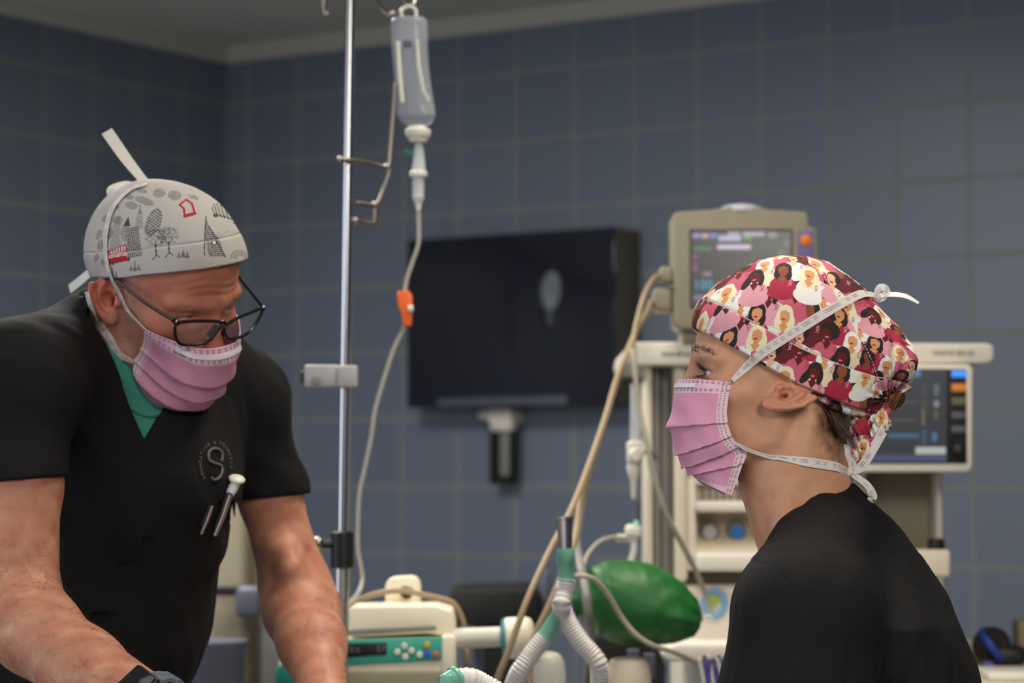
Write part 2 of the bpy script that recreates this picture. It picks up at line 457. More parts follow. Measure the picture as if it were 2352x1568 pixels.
def tile_mat(name, ph_x, ph_z):
    m = bpy.data.materials.new(name); m.use_nodes = True; nt = m.node_tree; N = nt.nodes; L = nt.links; b = N['Principled BSDF']
    tc = N.new('ShaderNodeTexCoord'); sp = N.new('ShaderNodeSeparateXYZ'); L.new(tc.outputs['Object'], sp.inputs[0])
    ax = N.new('ShaderNodeMath'); ax.operation = 'ADD'; ax.inputs[1].default_value = 20 - ph_x; L.new(sp.outputs['X'], ax.inputs[0])
    az = N.new('ShaderNodeMath'); az.operation = 'ADD'; az.inputs[1].default_value = 20 - ph_z; L.new(sp.outputs['Z'], az.inputs[0])
    cb = N.new('ShaderNodeCombineXYZ'); L.new(ax.outputs[0], cb.inputs[0]); L.new(az.outputs[0], cb.inputs[1])
    br = N.new('ShaderNodeTexBrick'); br.offset = 0; br.squash = 1
    br.inputs['Scale'].default_value = 1; br.inputs['Brick Width'].default_value = .2; br.inputs['Row Height'].default_value = .2
    br.inputs['Mortar Size'].default_value = .006; br.inputs['Mortar Smooth'].default_value = .1; br.inputs['Bias'].default_value = 0
    br.inputs['Color1'].default_value = srgb(110, 119, 135); br.inputs['Color2'].default_value = srgb(114, 123, 139); br.inputs['Mortar'].default_value = srgb(135, 136, 132)
    L.new(cb.outputs[0], br.inputs['Vector']); L.new(br.outputs['Color'], b.inputs['Base Color'])
    mr = N.new('ShaderNodeMapRange'); mr.inputs['To Min'].default_value = .42; mr.inputs['To Max'].default_value = .8
    L.new(br.outputs['Fac'], mr.inputs['Value']); L.new(mr.outputs['Result'], b.inputs['Roughness'])
    bp = N.new('ShaderNodeBump'); bp.invert = True; bp.inputs['Strength'].default_value = .4; bp.inputs['Distance'].default_value = .002
    L.new(br.outputs['Fac'], bp.inputs['Height']); L.new(bp.outputs['Normal'], b.inputs['Normal'])
    MATS[name] = m; return m
ts = [on_wall(x, 500, 0)[0] for x in (1309, 1452, 1597, 1749.5, 1908, 2071.6, 2241.5)]
ph = np.mean([(t - .2 * i) for i, t in enumerate(ts)]); zs = [on_wall(1837, y, 0)[1] for y in (95, 266, 438)]; phz = np.mean([z + .2 * i for i, z in enumerate(zs)])
ls = [on_wall(x, 300, 0, WL)[0] for x in (427, 320, 210, 96)]; phl = np.mean([t - .2 * i for i, t in enumerate(ls)])
print('TILES', np.diff(ts), np.diff(zs), np.diff(ls), ph, phz, phl)
def wall(name, M, x0, x1, m):
    b = MB(); b.box(((x0 + x1) / 2, .05, CEIL / 2), (x1 - x0, .1, CEIL)); o = b.build(name, m)
    o.matrix_world = M; return struct(o)
wall('wall_back', WB, -.1, 6.2, tile_mat('blue_wall_tiles', ph, phz))
wall('wall_left', WL, 0, 7.6, tile_mat('blue_wall_tiles_left', phl, phz))
WR_ = Matrix.Translation(U * 6.2) @ Matrix.Translation(Vector(CORNER)) @ Matrix(((VL.x, U.x, 0, 0), (VL.y, U.y, 0, 0), (0, 0, 1, 0), (0, 0, 0, 1)))
wall('wall_right', WR_, 0, 7.6, MATS['blue_wall_tiles_left'])
b = MB()
c0 = WB @ Vector((-.1, .1, 0)); c1 = WB @ Vector((6.2, .1, 0)); c2 = c1 + VL * 7.7; c3 = c0 + VL * 7.7
b.prism([c0, c1, c2, c3], (0, 0, -.1)); struct(b.build('floor', 'floor_vinyl'))
b = MB(); up = Vector((0, 0, CEIL)); b.prism([c0 + up, c1 + up, c2 + up, c3 + up], (0, 0, .1)); struct(b.build('ceiling', 'ceiling_paint'))
for nm, M, x1 in (('trim_1', WB, 6.2), ('trim_2', WL, 7.6)):
    b = MB(); b.prism([M @ Vector((0, 0, CEIL - .048)), M @ Vector((0, -.012, CEIL - .048)), M @ Vector((0, -.03, CEIL - .018)), M @ Vector((0, -.034, CEIL)), M @ Vector((0, 0, CEIL))], M.to_3x3() @ Vector((x1, 0, 0)))
    struct(b.build(nm, 'wall_paint_white'))
for nm, M, x1 in (('baseboard_back', WB, 6.2), ('baseboard_left', WL, 7.6)):
    b = MB(); b.box((x1 / 2, -.006, .05), (x1, .012, .1), M=M); struct(b.build(nm, 'grey_plastic'))
# fluorescent panels in the ceiling, above the frame
for i, (nm, loc, tg, sx, sy, pw, c, sp) in enumerate(LIGHTS[:4]):
    t = thing('ceiling_light', ('ceiling light panel above the two people', 'ceiling light panel above the white machine', 'ceiling light panel on the left of the room', 'ceiling light panel near the dark wall monitor')[i], 'ceiling light', (loc[0], loc[1], CEIL), 'ceiling light panels')
    b = MB(); z = CEIL - .02
    for dx, dy, w, h in ((-.33, 0, .05, 1.3), (.33, 0, .05, 1.3), (0, -.63, .7, .05), (0, .63, .7, .05)): b.box((loc[0] + dx, loc[1] + dy, z), (w, h, .04), .004)
    b.build('frame', 'white_plastic', t)
    b = MB(); b.box((loc[0], loc[1], CEIL - .012), (.62, 1.22, .012)); b.build('diffuser', 'lamp_panel', t)

# ---------------------------------------------------------------- wall monitor
def wbox(b, x0, y0, x1, y1, off, depth, bev=.003):
    a = on_wall(x0, y0, off); c = on_wall(x1, y1, off)
    b.box(((a[0] + c[0]) / 2, -off + depth / 2, (a[1] + c[1]) / 2), (abs(c[0] - a[0]), depth, abs(a[1] - c[1])), bev, M=WB); return b
t = thing('wall_monitor', 'large dark flat screen with beige sides mounted on the blue tiled wall', 'monitor', WB @ Vector((*[on_wall(1180, 740, .0)[0], 0], on_wall(1180, 740, 0)[1])))
xa = on_wall(932, 740, .14); xb = on_wall(1414, 740, .14); zt = on_wall(1180, 536, .14)[1]; zb = on_wall(1180, 931, .14)[1]
cx_, cz_ = (xa[0] + xb[0]) / 2, (zt + zb) / 2; w_, h_ = xb[0] - xa[0], zt - zb
b = MB(); b.box((cx_, -.066, cz_), (w_, .132, h_), .006, M=WB); b.build('housing', 'tv_side', t)
b = MB(); b.box((cx_ + .004, -.138, cz_), (w_ - .008, .012, h_), .003, M=WB); b.build('screen', 'tv_glass', t)
b = MB(); wbox(b, 1003, 914, 1302, 929, .15, .012, .003); b.build('control_strip', 'slate_plastic', t)
t = thing('wall_bracket', 'white wall clamp with a dark grey handle hanging below the dark screen', 'wall bracket', WB @ Vector((on_wall(1150, 1000, 0)[0], 0, on_wall(1150, 1000, 0)[1])))
b = MB(); wbox(b, 1118, 938, 1172, 972, .085, .085, .008); wbox(b, 1098, 944, 1128, 962, .075, .03, .006); wbox(b, 1124, 966, 1172, 990, .085, .04, .008); b.build('clamp', 'white_plastic', t)
b = MB(); wbox(b, 1122, 990, 1172, 1112, .08, .035, .008); b.build('handle', 'dark_plastic', t)
b = MB(); wbox(b, 1148, 992, 1168, 1092, .086, .01, .003); b.build('handle_plate', 'grey_plastic', t)

# surgical lamp near the left wall, outside the picture, that the dark screen mirrors
lp = Vector(px(1263, 630, 6.5)); lp = lp + (Vector((-.907, -.415, .085)).normalized()) * 2.0; ld = Vector((.907, .415, -.085)).normalized()
t = thing('surgical_lamp', 'oval surgical lamp hanging on the left side of the room', 'lamp', (lp.x, lp.y, CEIL))
sd_ = ld.cross(Vector((0, 0, 1))).normalized(); uq = sd_.cross(ld)
b = MB(); oval = [lp + sd_ * (.11 * math.cos(a)) + uq * (.3 * math.sin(a) + .02) for a in np.linspace(0, 2 * math.pi, 37)[:-1]]; b.prism(oval, -ld * .05); b.build('lamp_head', 'white_plastic', t)
mat('lamp_ring', (1, 1, 1, 1), .4, emit=(.86, .95, 1, 1), es=2.0); mat('lamp_led', (1, 1, 1, 1), .4, emit=(.86, .95, 1, 1), es=2.4)
b = MB(); b.prism([lp + ld * .004 + sd_ * (.085 * math.cos(a)) + uq * (.12 + .18 * math.sin(a)) for a in np.linspace(0, 2 * math.pi, 33)[:-1]], -ld * .003); b.build('upper_diffuser', 'lamp_ring', t)
for k in range(8): b = MB(); b.ball(lp + ld * .008 + uq * (.05 - .034 * k), .011, 8, (1, 1, .9)); b.build('lamp_bulb', 'lamp_led', t)
b = MB(); b.tube([lp - ld * .03 + uq * .1, lp - ld * .12 + Vector((0, 0, .25)), (lp - ld * .12).xy.to_3d() + Vector((0, 0, CEIL))], .018, 14); b.build('lamp_arm', 'white_plastic', t)
# ---------------------------------------------------------------- helper: outlined plate with bevel, painted screens
def pplate(poly, Y, depth, bev=.003, seg=2):
    bm = bmesh.new(); vs = [bm.verts.new(px(p[0], p[1], Y)) for p in poly]; fc = bm.faces.new(vs)
    r = bmesh.ops.extrude_face_region(bm, geom=[fc]); ev = [g for g in r['geom'] if isinstance(g, bmesh.types.BMVert)]
    bmesh.ops.translate(bm, verts=ev, vec=(0, depth, 0)); bmesh.ops.recalc_face_normals(bm, faces=bm.faces)
    if bev: bmesh.ops.bevel(bm, geom=[e for e in bm.edges], offset=bev, segments=seg, profile=.5, affect='EDGES', clamp_overlap=True)
    bm.verts.index_update(); o = MB(); o.add([v.co[:] for v in bm.verts], [[v.index for v in f.verts] for f in bm.faces], bev > 0); bm.free(); return o
def display(name, x0, y0, x1, y1, Y, bg, rects, parent, step=1.5, m='display'):
    nx = int((x1 - x0) / step); ny = int((y1 - y0) / step); v = []; c = []
    gx = np.linspace(x0, x1, nx + 1); gy = np.linspace(y0, y1, ny + 1)
    X, Yp = np.meshgrid(gx, gy, indexing='ij'); C = np.zeros(X.shape + (3,)) + np.array(bg[:3])
    for (a, b_, c_, d, col) in rects: C[(X >= a) & (X <= c_) & (Yp >= b_) & (Yp <= d)] = col[:3]
    A = px(x0, y0, Y); B_ = px(x1, y0, Y); D_ = px(x0, y1, Y)
    v = A + np.linspace(0, 1, nx + 1)[:, None, None] * (B_ - A) + np.linspace(0, 1, ny + 1)[None, :, None] * (D_ - A)
    i = np.arange(nx)[:, None] * (ny + 1) + np.arange(ny)[None]
    f = np.stack([i, i + 1, i + ny + 2, i + ny + 1], -1).reshape(-1, 4)
    return mesh_obj(name, v.reshape(-1, 3), f, m, parent, cols=C.reshape(-1, 3))

# ---------------------------------------------------------------- patient monitor
YM = 3.95
t = thing('patient_monitor', 'beige vital signs monitor with a glowing screen above the white machine', 'monitor', px(1705, 757, YM + .06))
pplate([(1546, 492), (1560, 486), (1640, 481), (1672, 474), (1700, 471), (1735, 474), (1765, 481), (1848, 486), (1857, 492), (1857, 520), (1870, 522), (1877, 530), (1880, 640), (1878, 742), (1868, 756), (1562, 756), (1551, 745)], YM, .11, .005, 3).build('casing', 'beige_plastic', t)
b = MB(); b.pbox(1584, 526, 1822, 708, YM - .002, .006, .002); b.build('bezel', 'dark_plastic', t)
S = srgb
sc = display('screen', 1588, 531, 1817, 704, YM - .0032, S(36, 37, 42), [
    (1588, 533, 1650, 549, S(62, 62, 104)), (1592, 536, 1608, 546, S(140, 130, 176)), (1612, 536, 1626, 547, S(176, 150, 140)), (1630, 536, 1646, 546, S(120, 112, 170)),
    (1672, 532, 1700, 541, S(150, 138, 156)), (1706, 532, 1756, 543, S(156, 146, 160)), (1764, 533, 1784, 546, S(120, 114, 124)),
    (1650, 541, 1702, 553, S(168, 166, 196)), (1708, 543, 1726, 551, S(60, 140, 52)), (1650, 556, 1790, 580, S(36, 52, 40)), (1648, 562, 1724, 573, S(190, 178, 198)),
    (1800, 553, 1812, 566, S(84, 84, 92)), (1788, 574, 1802, 586, S(84, 84, 92)),
    (1594, 566, 1634, 576, S(52, 104, 52)), (1590, 586, 1604, 594, S(120, 66, 92)), (1590, 602, 1602, 608, S(100, 56, 80)), (1590, 612, 1603, 622, S(120, 66, 92)),
    (1614, 624, 1634, 634, S(128, 100, 130)), (1594, 678, 1624, 688, S(120, 104, 136)), (1640, 602, 1790, 606, S(38, 60, 42)), (1588, 690, 1640, 704, S(44, 46, 56))], t)
text_mesh('100', .0215, face_cam(px(1615, 655, YM - .0042)), 'readout', 'glow_cyan', sc, label='glowing blue number 100')
b = MB(); b.pbox(1833, 528, 1870, 600, YM - .003, .006, .002); lab = b.build('key_strip', 'label_violet', t)
b = MB(); b.lathe([(.0001, -.003), (.006, -.0028), (.0095, -.001), (.01, .001)], px(1851, 552, YM - .0035), (0, 1, 0)); o = b.build('alarm_button', 'label_orange', lab, label='orange oval button')
b = MB(); b.ball(px(1703, 483, YM + .02), .026, 10, (1.4, .9, .42)); b.build('alarm_lamp', 'lamp_dome', t)
b = MB(); b.pbox(1516, 612, 1549, 648, YM + .02, .05, .005); b.pbox(1500, 660, 1549, 716, YM + .03, .05, .008); b.build('connector_block', 'beige_plastic', t)
t2 = thing('monitor_stand', 'beige post and foot holding the vital signs monitor on the white machine', 'stand', px(1705, 786, YM + .08))
b = MB(); b.pbox(1566, 755, 1850, 790, YM + .03, .1, .006); b.build('post', 'beige_plastic', t2)

# ---------------------------------------------------------------- anaesthesia machine
YA = 4.05
t = thing('anesthesia_machine', 'tall cream anaesthesia machine with gauges, screen and top tray behind the woman', 'anesthesia machine', (*px(1850, 1100, YA + .3)[:2], 0))
b = pplate([(1440, 806), (1446, 790), (1462, 785), (2262, 788), (2278, 790), (2283, 800), (2283, 822), (2276, 832), (2262, 834), (1462, 838), (1446, 835), (1440, 826)], YA - .06, .5, .007, 3)
tray = b.build('top_tray', 'white_plastic', t)
text_mesh('mindray', .0158, face_cam(px(1554, 812, YA - .0612)), 'maker_name', 'ink', tray)
text_mesh('WATO EX-35', .0105, face_cam(px(2190, 811, YA - .0612)) @ Matrix.Diagonal((1.1, 1, 1, 1)), 'model_name', 'ink', tray)
floor_y = lambda Y: 1090 + CAMZ / Y * F
b = MB(); b.pbox(1562, 834, 2184, floor_y(YA + .14) - 60, YA + .14, .3, .01); b.build('cabinet', 'cream_plastic', t)
b = MB()                                                     # left column of rails
b.pbox(1482, 838, 1500, 1330, YA - .01, .12, .004); b.pbox(1548, 838, 1580, 1335, YA - .02, .17, .008); b.build('side_column', 'cream_plastic', t)
b = MB(); b.pbox(1500, 838, 1518, 1330, YA + .01, .1, .004); b.pbox(1518, 838, 1548, 1330, YA + .03, .1, .002); b.build('rail', 'grey_plastic', t)
b = MB()                                                     # front: fascia with flow window, gauge recess, ledges
b.pbox(1578, 838, 1990, 1100, YA, .15, .006); b.pbox(1578, 1098, 1600, 1310, YA, .15, .004); b.pbox(1598, 1098, 1990, 1112, YA, .15, .002)
b.pbox(1598, 1150, 1990, 1176, YA - .015, .16, .006); b.pbox(1598, 1268, 1990, 1312, YA - .03, .17, .008); b.build('fascia', 'white_plastic', t)
b = MB(); b.pbox(1598, 1110, 1990, 1152, YA + .04, .02, 0); win = b.build('flow_panel', 'cream_plastic', t)
b = MB()
for k in range(6): b.pbox(1612 + k * 16, 1118, 1617 + k * 16, 1146, YA + .036, .006, .001)
b.build('flow_tube', 'grey_plastic', win); b = MB(); b.pbox(1702, 1118, 1710, 1146, YA + .035, .006, .001); b.build('red_scale', 'red_plastic', win, label='red scale mark')
rp = [px(1598, 1176, YA + .06), px(1598, 1204, YA + .075), px(1598, 1270, YA + .01)]
b = MB(); w = px(1990, 1176, YA + .06)[0] - rp[0][0]
b.add([rp[0], rp[1], rp[2], rp[0] + [w, 0, 0], rp[1] + [w, 0, 0], rp[2] + [w, 0, 0]], [(0, 1, 4, 3), (1, 2, 5, 4)]); rec = b.build('gauge_recess', 'cream_plastic', t)
for gx, mm, lb in ((1628, 'lamp_dome', 'pale grey gauge face'), (1690, 'blue_plastic', 'bright blue gauge face'), (1750, 'slate_plastic', 'dark gauge face')):
    c = px(gx, 1216, YA + .062)
    b = MB(); b.lathe([(.014, 0), (.0165, -.002), (.0165, -.02), (.0145, -.024), (.012, -.023)], c, (0, 1, .15)); g = b.build('gauge', 'grey_plastic', rec if False else t)
    b = MB(); b.lathe([(.0115, -.0225), (.0115, -.026), (.004, -.0275), (.0001, -.0277)], c, (0, 1, .15)); b.build('gauge_face', mm, g, label=lb)
b = MB(); b.pbox(1580, 1312, 2000, 1344, YA + .08, .06, 0); b.build('shadow_gap_panel', 'beige_plastic', t)
b = MB(); b.pbox(1572, 1344, 1985, 1474, YA + .02, .14, .01); b.build('drawer', 'white_plastic', t)
b = MB(); b.pbox(1580, 1500, 1985, floor_y(YA + .1) - 70, YA + .1, .1, .01); b.build('drawer', 'white_plastic', t)
b = pplate([(1520, 1490), (1560, 1476), (2000, 1476), (2000, 1500), (1540, 1520), (1522, 1512)], YA - .12, .26, .006, 3); b.build('work_ledge', 'white_plastic', t)
b = MB(); b.tube([px(1641 + 24 * math.cos(a), 1385 + 29 * math.sin(a), YA + .016) for a in np.linspace(0, 2 * math.pi, 33)[:-1]], .0052, 8, closed=True); st = b.build('round_sticker', 'light_blue', t, label='round sticker with a blue ring and green mark')
b = pplate([(1626, 1372), (1640, 1366), (1654, 1374), (1648, 1386), (1640, 1392), (1632, 1384)], YA + .014, .003, 0); b.build('green_mark', 'lime', st, label='yellow green mark in the sticker')
# display arm with its screen
b = pplate([(1860, 834), (2226, 836), (2236, 846), (2234, 1074), (2224, 1084), (1860, 1084)], YA - .1, .07, .006, 3); hou = b.build('display_housing', 'white_plastic', t)
b = MB(); b.pbox(1880, 847, 2222, 1064, YA - .103, .006, .002); b.build('display_bezel', 'dark_plastic', hou)
sc = display('display', 1884, 850, 2174, 1060, YA - .1045, S(34, 38, 46), [
    (1884, 850, 2110, 866, S(52, 58, 70)), (2100, 850, 2114, 864, S(62, 116, 168)), (2144, 882, 2156, 908, S(84, 90, 96)), (2116, 884, 2130, 910, S(50, 54, 60)), (2116, 918, 2130, 936, S(54, 58, 62)), (2144, 920, 2156, 934, S(120, 124, 128)),
    (2000, 922, 2108, 925, S(66, 68, 72)), (2050, 964, 2106, 966, S(84, 74, 54)), (2118, 940, 2124, 976, S(104, 88, 58)), (2144, 944, 2154, 962, S(92, 78, 56)), (2040, 996, 2110, 1002, S(62, 104, 132)), (2040, 1006, 2110, 1008, S(50, 76, 96)),
    (2116, 986, 2128, 1018, S(48, 70, 92)), (2140, 994, 2152, 1012, S(58, 104, 140)), (2102, 1026, 2172, 1042, S(168, 172, 168)), (1884, 1044, 2174, 1060, S(58, 70, 100))], hou)
for y0, y1, mm, lb in ((850, 866, 'glow_blue', 'bright blue key'), (881, 898, 'glow_orange', 'orange key'), (913, 930, None, None), (946, 962, None, None), (978, 994, None, None)):
    b = MB(); b.pbox(2186, y0, 2220, y1, YA - .1055, .004, .001)
    o = b.build('display_key', mm or ('slate_plastic' if y0 > 930 else 'tv_side'), hou)
    if lb: o['label'] = lb
b = MB(); b.lathe([(.009, 0), (.009, -.008), (.006, -.01)], px(2201, 1034, YA - .105), (0, 1, 0)); b.build('display_knob', 'dark_plastic', hou)
b = MB(); b.pbox(1985, 1084, 2150, 1262, YA + .1, .03, .004); b.build('side_panel', 'beige_plastic', t)
b = MB(); b.pbox(2150, 1084, 2184, floor_y(YA + .05) - 60, YA + .05, .12, .008); b.build('side_post', 'white_plastic', t)
b = MB(); b.pbox(1985, 1262, 2184, 1325, YA - .04, .22, .006); b.build('side_shelf', 'cream_plastic', t)
b = MB(); b.pbox(1570, floor_y(YA) - 70, 2190, floor_y(YA) - 42, YA - .05, .5, .01); b.build('base_plinth', 'grey_plastic', t)
for cx in (1600, 2150):
    for yy in (YA + .02, YA + .38):
        b = MB(); p = px(cx, 1090, yy); b.lathe([(.02, -.02), (.045, -.018), (.045, .018), (.02, .02)], (p[0], yy, .046), (1, 0, 0)); b.build('caster', 'dark_plastic', t)
t = thing('bottle_cap', 'small dark cap standing on the side shelf of the white machine', 'cap', px(2143, 1262, YA - .0))
p = px(2143, 1262, YA + .02); b = MB(); b.lathe([(.014, 0), (.015, .003), (.013, .016), (.009, .018)], (p[0], YA - .01, px(2143, 1262, YA - .04)[2]), (0, 0, 1)); b.build('cap_shell', 'dark_plastic', t)
# ================================================================ drip stand and what hangs from it
YP = 3.4
zf = lambda Y: 1090 + CAMZ / Y * F                     # pixel row of the floor at distance Y
pt, pb = px(806, -140, YP), px(786, 1300, YP)
lean = (pt - pb) / (pt[2] - pb[2]); foot = pb - lean * (pb[2] - .12)
pole_at = lambda y: foot + lean * (px(790, y, YP)[2] - .12)
t = thing('drip_stand', 'tall chrome drip stand between the two people with a black height collar', 'drip stand', (foot[0], foot[1], 0))
b = MB(); b.tube([pole_at(1290), pole_at(-150)], .0072, 20); b.build('inner_rod', 'chrome', t)
b = MB(); b.tube([foot, pole_at(1275)], .0105, 20); b.build('outer_tube', 'brushed_steel', t)
q = pole_at(1262); b = MB(); b.lathe([(.012, 0), (.0165, .001), (.0165, .05), (.012, .052)], (q[0], q[1], q[2] - .026), (0, 0, 1), 24)
b.tube([q + [0, 0, .008], q + [-.03, -.006, .008]], .007, 12); b.build('height_collar', 'dark_plastic', t)
b = MB(); b.ball(q + np.array([-.034, -.008, .01]), .009, 8); b.build('collar_knob', 'dull_steel', t)
b = MB()
for k in range(5):
    a = k * 2 * math.pi / 5 + .3; b.tube([(foot[0], foot[1], .13), (foot[0] + .28 * math.cos(a), foot[1] + .28 * math.sin(a), .085)], [.016, .011], 10)
b.build('base', 'brushed_steel', t)
for k in range(5):
    a = k * 2 * math.pi / 5 + .3; b = MB(); b.lathe([(.01, -.012), (.03, -.01), (.03, .01), (.01, .012)], (foot[0] + .28 * math.cos(a), foot[1] + .28 * math.sin(a), .031), (-math.sin(a), math.cos(a), 0), 18); b.tube([(foot[0] + .28 * math.cos(a), foot[1] + .28 * math.sin(a), .05), (foot[0] + .28 * math.cos(a), foot[1] + .28 * math.sin(a), .09)], .008, 8)
    b.build('caster', 'dark_plastic', t)
# crown of hooks at the top, just at the edge of the picture
top = pole_at(-60); b = MB()
for pts in ([(800, -60), (775, -55), (752, -20), (744, 15), (746, 34), (752, 32)], [(806, -60), (860, -50), (905, -30), (925, -8), (935, 8), (950, 14), (957, 2)], [(806, -60), (850, -20), (878, 20), (896, 36), (905, 28)]):
    b.tube(spline(pxs([(x, y, YP + .12 * (x - 800) / 150 * (1 if x > 800 else .3)) for x, y in pts]), 6), .0035, 8)
for c in ((748, 33, YP), (898, 34, YP + .07)): b.ball(px(*c), .0055, 8)
b.build('hook_crown', 'dull_steel', t)
# wire hanger clipped to the pole
t = thing('wire_hanger', 'bent steel wire holder clipped to the drip stand above the orange clamp', 'wire hanger', px(800, 370, YP))
W3 = lambda l: pxs([(x, y, YP + .03 + d) for x, y, d in l])
b = MB(); b.tube(W3([(782, 366, -.05), (800, 368, -.045), (818, 370, -.03), (850, 376, 0), (888, 384, .02), (893, 388, .02), (893, 400, .02), (872, 462, .02), (862, 472, .0), (816, 466, -.02)]), .0036, 10)
b.tube(W3([(893, 384, .02), (907, 215, .05), (908, 190, .05)]), .0034, 10)
b.tube(W3([(862, 472, 0), (862, 512, .0), (856, 516, 0), (816, 507, -.025)]), .0036, 10)
for c in ((782, 366, -.05), (889, 383, .012), (861, 470, -.006), (816, 507, -.03)): b.ball(px(c[0], c[1], YP + .03 + c[2]), .0052, 8)
b.build('wire', 'dull_steel', t)
# white clamp block
t = thing('pole_clamp', 'pale grey clamp block fixed on the drip stand at shoulder height', 'clamp', px(780, 862, YP))
b = MB(); b.pbox(698, 837, 779, 889, YP - .018, .034, .004); b.build('arm', 'clamp_grey', t)
b = MB(); b.pbox(774, 838, 820, 890, YP - .024, .0155, .004); b.pbox(774, 838, 820, 890, YP + .0085, .014, .004); b.pbox(808, 838, 820, 890, YP - .012, .024, .003); b.build('jaw', 'clamp_grey', t)
b = MB(); b.pbox(690, 852, 700, 878, YP - .014, .024, .003); b.build('release_button', 'dark_plastic', t)
b = MB(); b.lathe([(.006, 0), (.006, -.003), (.0001, -.004)], px(726, 873, YP - .019), (0, 1, 0), 14); b.build('screw', 'grey_plastic', t)

# ---------------------------------------------------------------- infusion bottle
YB = 3.5
t = thing('infusion_bottle', 'hanging clear infusion bottle with white cap, upside down beside the drip stand', 'infusion bottle', px(948, 180, YB))
def bottle(sections, Y, flat, n=36, m=6):
    """sections: (row, left px, right px); an oval body through them"""
    S = spline([np.array(s, float) for s in sections], m); v = []; f = []
    for s in S:
        a = px(s[1], s[0], Y); c = px(s[2], s[0], Y); ce = (a + c) / 2; r = (c[0] - a[0]) / 2
        for k in range(n):
            th = 2 * math.pi * k / n; cs, sn = math.cos(th), math.sin(th)
            v.append(ce + np.array([r * np.sign(cs) * abs(cs) ** .8, r * flat * np.sign(sn) * abs(sn) ** .8, 0]))
    for i in range(len(S) - 1):
        for k in range(n): f.append((i * n + k, i * n + (k + 1) % n, (i + 1) * n + (k + 1) % n, (i + 1) * n + k))
    f.append(tuple(range(n))); f.append(tuple((len(S) - 1) * n + k for k in range(n)))
    o = MB(); return o.add(v, f, True)
bottle([(39, 925, 950), (41, 906, 974), (50, 899, 981), (70, 898, 983), (120, 901, 983), (170, 905, 987), (220, 909, 994), (255, 912, 1000), (268, 914, 1000), (280, 922, 992), (294, 938, 978)], YB, .62).build('bottle_body', 'bag_film', t)
bottle([(92, 912, 968), (110, 910, 972), (170, 912, 976), (220, 916, 984), (258, 922, 990), (272, 934, 980)], YB, .5).build('fluid', 'bag_fluid', t)
b = MB(); b.pbox(926, 92, 945, 108, YB - .036, .004, .001); b.build('printed_mark', 'slate_plastic', t)
b = MB(); b.tube(pxs([(958, 92, YB - .034), (962, 150, YB - .036), (972, 205, YB - .036), (984, 232, YB - .03)]), .0022, 8); b.tube(pxs([(914, 95, YB - .03), (918, 170, YB - .033), (924, 235, YB - .03)]), .0032, 8); b.build('moulded_seam', 'milky_plastic', t)
bottle([(290, 938, 978), (296, 936, 982), (300, 930, 990), (314, 933, 988), (318, 938, 984), (325, 940, 982)], YB, 1).build('cap', 'milky_plastic', t)
b = MB(); b.tube(spline(pxs([(925, 42, YB), (922, 25, YB), (940, 14, YB), (955, 24, YB), (955, 42, YB)]), 5), .0028, 8); b.build('hanging_loop', 'milky_plastic', t)
# infusion set: drip chamber, line and orange roller clamp
t = thing('infusion_set', 'clear infusion line with drip chamber and bright orange roller clamp', 'infusion line', px(960, 400, YB))
bottle([(322, 955, 970), (340, 952, 972), (352, 950, 974), (380, 947, 977), (394, 947, 977)], YB, 1).build('spike', 'clear_plastic', t)
b = MB(); b.pbox(930, 345, 950, 358, YB - .004, .008, .002); b.build('air_vent', 'teal_dark', t, label='green air vent cap')
bottle([(392, 946, 978), (395, 941, 981), (405, 941, 981), (408, 948, 976)], YB, 1).build('chamber_collar', 'milky_plastic', t)
bottle([(406, 948, 974), (420, 947, 974), (455, 948, 974)], YB, 1).build('drip_chamber', 'clear_plastic', t)
bottle([(452, 946, 976), (462, 950, 972), (466, 953, 970), (483, 956, 966)], YB, 1).build('chamber_outlet', 'milky_plastic', t)
ln = spline(pxs([(961, 480, YB), (962, 520, YB), (961, 560, YB), (948, 600, YB), (935, 640, YB), (930, 672, YB), (932, 710, YB), (930, 748, YB), (905, 800, YB), (882, 870, YB), (862, 940, YB), (853, 1000, YB), (838, 1075, YB), (826, 1130, YB), (822, 1200, YB), (822, 1260, YB), (829, 1300, YB), (832, 1330, YB), (824, 1358, YB - .02), (800, 1386, YB - .06), (770, 1400, YB - .06)]), 6)
b = MB(); b.tube(ln, .0032, 10); b.build('line', 'tube_clear', t)
b = pplate([(911, 672), (920, 668), (940, 668), (946, 676), (947, 700), (944, 746), (940, 748), (926, 747), (922, 720), (914, 700)], YB - .012, .024, .004, 3); rc = b.build('roller_clamp', 'orange_plastic', t, label='bright orange roller clamp')
b = MB(); b.lathe([(.0045, -.004), (.0055, -.003), (.0055, .003), (.0045, .004)], px(943, 709, YB - .012), (1, 0, 0), 16); b.build('roller', 'milky_plastic', rc)

# ---------------------------------------------------------------- syringe pump on its rack
YS = 3.42
t = thing('syringe_pump', 'cream syringe pump with teal control panel beside the older person\'s arm', 'syringe pump', px(840, 1568, YS + .05))
b = pplate([(640, 1500), (652, 1478), (790, 1470), (1016, 1464), (1030, 1476), (1030, 1640), (640, 1640)], YS, .14, .006, 3); b.build('body', 'pump_plastic', t)
b = pplate([(690, 1472), (1022, 1462), (1018, 1516), (690, 1534)], YS - .004, .008, .002); pn = b.build('control_panel', 'teal_panel', t)
sh = lambda x: -(x - 800) * .03
b = pplate([(796, 1478), (888, 1475), (888, 1503), (796, 1509)], YS - .0058, .004, .001); b.build('panel_display', 'dark_plastic', pn)
for xx, yy, w, h in ((803, 1484, 10, 14), (818, 1486, 8, 12), (866, 1482, 8, 16), (878, 1481, 6, 14)): b = MB(); b.pbox(xx, yy, xx + w, yy + h, YS - .0062, .001, 0); b.build('display_digit', 'slate_plastic', pn)
